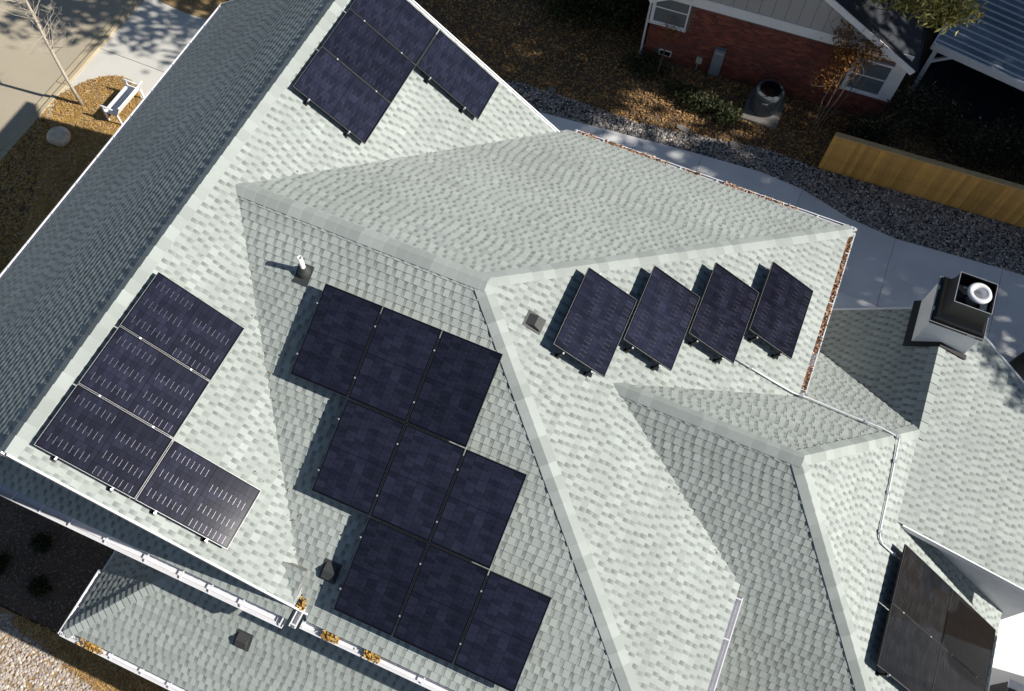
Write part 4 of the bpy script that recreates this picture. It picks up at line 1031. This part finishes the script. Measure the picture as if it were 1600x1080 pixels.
# ------------------------------------------------------------------ gravel, straw, leaves
def stuff(name, me, label, cat): return tag(link(name, me), label, cat, kind='stuff')
P = scatter(gravel_poly, 15000, .03); keep = P[:, 0] < 15; P = P[keep]
stuff('river_gravel', stones_mesh('river_gravel', P, rng.uniform(.02, .05, len(P)), palette(len(P), [(.30, .28, .26), (.38, .35, .32), (.20, .19, .18), (.60, .54, .48), (.34, .26, .22), (.25, .23, .22)], .35)), 'grey river gravel strip along the walkway and fence', 'gravel')
P = scatter([(-11, -13), (-2, -13), (-2, -9.5), (-7.0, -8.7), (-8.2, -8.42), (-11, -8.42)], 13000, .075)
stuff('pale_gravel', stones_mesh('pale_gravel', P, rng.uniform(.03, .062, len(P)), palette(len(P), [(.42, .36, .31), (.50, .45, .40), (.33, .28, .25), (.40, .33, .26)], .2)), 'sunlit pale gravel at the lower left corner', 'gravel')
STRAW = [(.48, .30, .115), (.38, .22, .08), (.54, .37, .17), (.28, .16, .06)]
P = scatter([(-8.6, -8.55), (-7, -8.8), (-2, -9.6), (-2, -8.3), (-8.6, -8.36)], 5000, .10); P[:, 2] += rng.uniform(0, .03, len(P))
stuff('pine_straw', leaf_mesh('pine_straw', P, rng.uniform(.05, .11, len(P)), palette(len(P), STRAW, .25), 'litter', flat=.85, aspect=.07, strand=True), 'tan pine straw between the gravel and the porch gutter', 'straw')
P = scatter([p for p in front_bed if p[1] > 2.9] + [(-9.6, -2), (-17.5, -2)], 26000, .075); P[:, 2] += rng.uniform(0, .03, len(P))
stuff('bed_straw', leaf_mesh('bed_straw', P, rng.uniform(.03, .075, len(P)), palette(len(P), STRAW + [(.45, .27, .05)], .25), 'litter', flat=.85, aspect=.16, strand=True), 'tan straw and leaves on the round front bed', 'straw')
P = scatter([(-17.4, 10.6), (-9, 11), (-9, 14), (-17.4, 14)], 5000, .075)
stuff('bed_straw', leaf_mesh('side_straw', P, rng.uniform(.03, .075, len(P)), palette(len(P), STRAW, .25), 'litter', flat=.85, aspect=.16, strand=True), 'tan straw on the bed at the top left beside the drive', 'straw')
P = scatter([(-12, -8.3), (-5.2, -8.3), (-5.2, -5.8), (-12, -5.8)], 7000, .075); P[:, 2] += rng.uniform(0, .02, len(P))
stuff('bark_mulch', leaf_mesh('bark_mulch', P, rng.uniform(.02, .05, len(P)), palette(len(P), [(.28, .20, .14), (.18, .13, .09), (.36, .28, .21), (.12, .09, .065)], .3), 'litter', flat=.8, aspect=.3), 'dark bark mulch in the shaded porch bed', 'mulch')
P = np.concatenate([scatter([(-11, 11.5), (-5.5, 12.1), (-3.74, 12.3), (0.1, 12.3), (4.1, 13.0), (5.8, 13.0), (6.9, 15.6), (-.9, 15.2), (-1, 19), (-11, 19)], 26000, .015), scatter([(5.8, 13.1), (15, 13.7), (15, 17), (7.2, 17)], 9000, .015)])
P[:, 2] += rng.uniform(0, .04, len(P))
stuff('leaf_litter', leaf_mesh('leaf_litter', P, rng.uniform(.025, .06, len(P)), palette(len(P), [(.42, .22, .075), (.30, .16, .065), (.52, .30, .10), (.20, .12, .065), (.36, .25, .12)], .3), 'litter', flat=.75, aspect=.5), 'brown fallen leaves over the side yard', 'leaves')
# leaves lying in the gutters
GL = [(.40, .23, .14), (.30, .17, .09), (.50, .34, .24), (.22, .11, .06), (.56, .42, .32)]
GY = [(.50, .30, .07), (.42, .24, .05), (.30, .15, .04), (.58, .38, .12)]
def pile(x0, x1, y0, y1, z, n, cols, label, dz=.05, size=.03):
    m = max(3, int(max(x1 - x0, y1 - y0) * 7)); ctr = rng.uniform(0, 1, m); wd = rng.uniform(.1, 1.0, m) ** 2; pk = rng.choice(m, n, p=wd / wd.sum())
    t = np.clip(ctr[pk] + rng.normal(0, .11 / max(x1 - x0, y1 - y0), n), 0, 1); q = rng.uniform(0, 1, n)
    X, Y = (x0 + (x1 - x0) * t, y0 + (y1 - y0) * q) if x1 - x0 > y1 - y0 else (x0 + (x1 - x0) * q, y0 + (y1 - y0) * t)
    P = np.column_stack([X, Y, rng.uniform(z - .07, z + dz, n) + GZ])
    stuff('gutter_leaves', leaf_mesh('gutter_leaves', P, rng.uniform(.6, 1.3, n) * size, palette(n, cols, .25), 'litter', flat=.6), label, 'leaves')
zg = -P_ * YD - .03
pile(-.25, 1.9, YD - .02, YD + .12, zg - .02, 900, GL, 'pinkish brown leaves in the far gutter, left stretch')
pile(2.35, 2.7, YD - .02, YD + .12, zg - .02, 120, GL, 'small clump of leaves in the far gutter')
pile(3.3, 5.4, YD - .02, YD + .12, zg - .02, 800, GL, 'pinkish brown leaves in the far gutter, right stretch')
pile(XE + .0, XE + .12, 2.0, YD + .0, zg - .02, 1500, GL + [(.22, .09, .04)] * 4, 'rust brown leaves filling the gutter at the hip end')
pile(-.93, -.78, -6.0, -5.8, -2.84, 90, GY, 'golden leaves where the valley meets the gutter')
pile(-.30, -.02, -6.26, -6.12, -2.99, 150, GY, 'golden leaf clump in the lower gutter near the corner')
pile(.52, .80, -6.26, -6.12, -2.99, 150, GY, 'golden leaf clump in the lower gutter under the middle of the array')
pile(-5.1, -4.6, -8.16, -8.03, ZL - .02, 220, GY, 'golden leaves in the porch gutter corner')
pile(6.35, 6.75, 1.70, 1.86, zG(0, 1.8) + .06, 16, GL, 'few pale leaves on the roof beside the conduit', size=.02)

# a few leaves and twigs caught in the valleys and scattered on the slopes
def valley(a, b, zf, n, wide=.16):
    t = rng.uniform(0, 1, n) ** .8; o = rng.normal(0, wide, n)
    P = np.column_stack([a[0] + (b[0] - a[0]) * t + o, a[1] + (b[1] - a[1]) * t + rng.normal(0, wide, n)])
    return np.column_stack([P, [max(f(x, y) for f in zf) + GZ + .028 for x, y in P]])
P = np.concatenate([valley((-LQ, 0), (-.7, -6.0), (zB, zC), 36), valley((-LQ, 0), (-.6, 6.0), (zB, zD), 30), valley((X3, Y3), (6.1, -2.3), (zE, zF), 26, .08), valley((X4, Y4), (6.6, 4.3), (zK, zG), 20, .1),
                    valley((1, -1.5), (5.5, 2), (zE,), 14, .8), valley((-3, -7), (2, -7), (zLs,), 10, .4), valley((-4, -2), (-2, -5.5), (zB,), 8, .5)])
stuff('roof_debris', leaf_mesh('roof_debris', P, rng.uniform(.012, .03, len(P)), palette(len(P), [(.20, .12, .06), (.30, .20, .10), (.10, .07, .05), (.16, .14, .10)], .3), 'litter', flat=.7, aspect=.35), 'stray leaves and twigs caught in the roof valleys', 'leaves')

# ------------------------------------------------------------------ patio things at the right edge
of = empty('patio_chimney', (15.25, -.48, 0)); tag(of, 'white stucco patio chimney with black flared cap, beyond the right edge', 'chimney')
mb = MB(); mb.box((-.55, -.62, 0), (.55, .62, 7.12)); mb.build('stack', 'stucco', of)
flared_cap(of, 0, 0, 7.12, .55, .62, .32, .62)
bk = empty('covered_grill', (12.95, 8.1, .05)); tag(bk, 'black covered round grill on the concrete past the chimney', 'grill')
mb = MB(); mb.lathe([(.52, 0.02), (.55, .3), (.54, .7), (.50, .95), (.40, 1.12), (.22, 1.22), (.001, 1.25)], 28); mb.build('cover', 'black_fabric', bk, smooth=True)
mb = MB(); mb.lathe([(.535, .02), (.56, .03), (.56, .08), (.535, .09)], 28); mb.build('hem', 'black_fabric', bk)
pb = empty('patio_cabinet', (14.15, -.35, .05)); tag(pb, 'dark outdoor cabinet with pale counter at the lower right edge', 'cabinet')
mb = MB(); mb.box((-.6, -.75, 0), (.9, -.1, .9)); mb.build('body', 'black_metal', pb)
mb = MB(); mb.box((-.63, -.25, .9), (.93, -.06, .94)); mb.build('counter', 'galv', pb)
mb = MB(); mb.tube([(-.55, -.4, .93), (.85, -.4, .93)], .035); mb.build('handle', 'galv', pb)
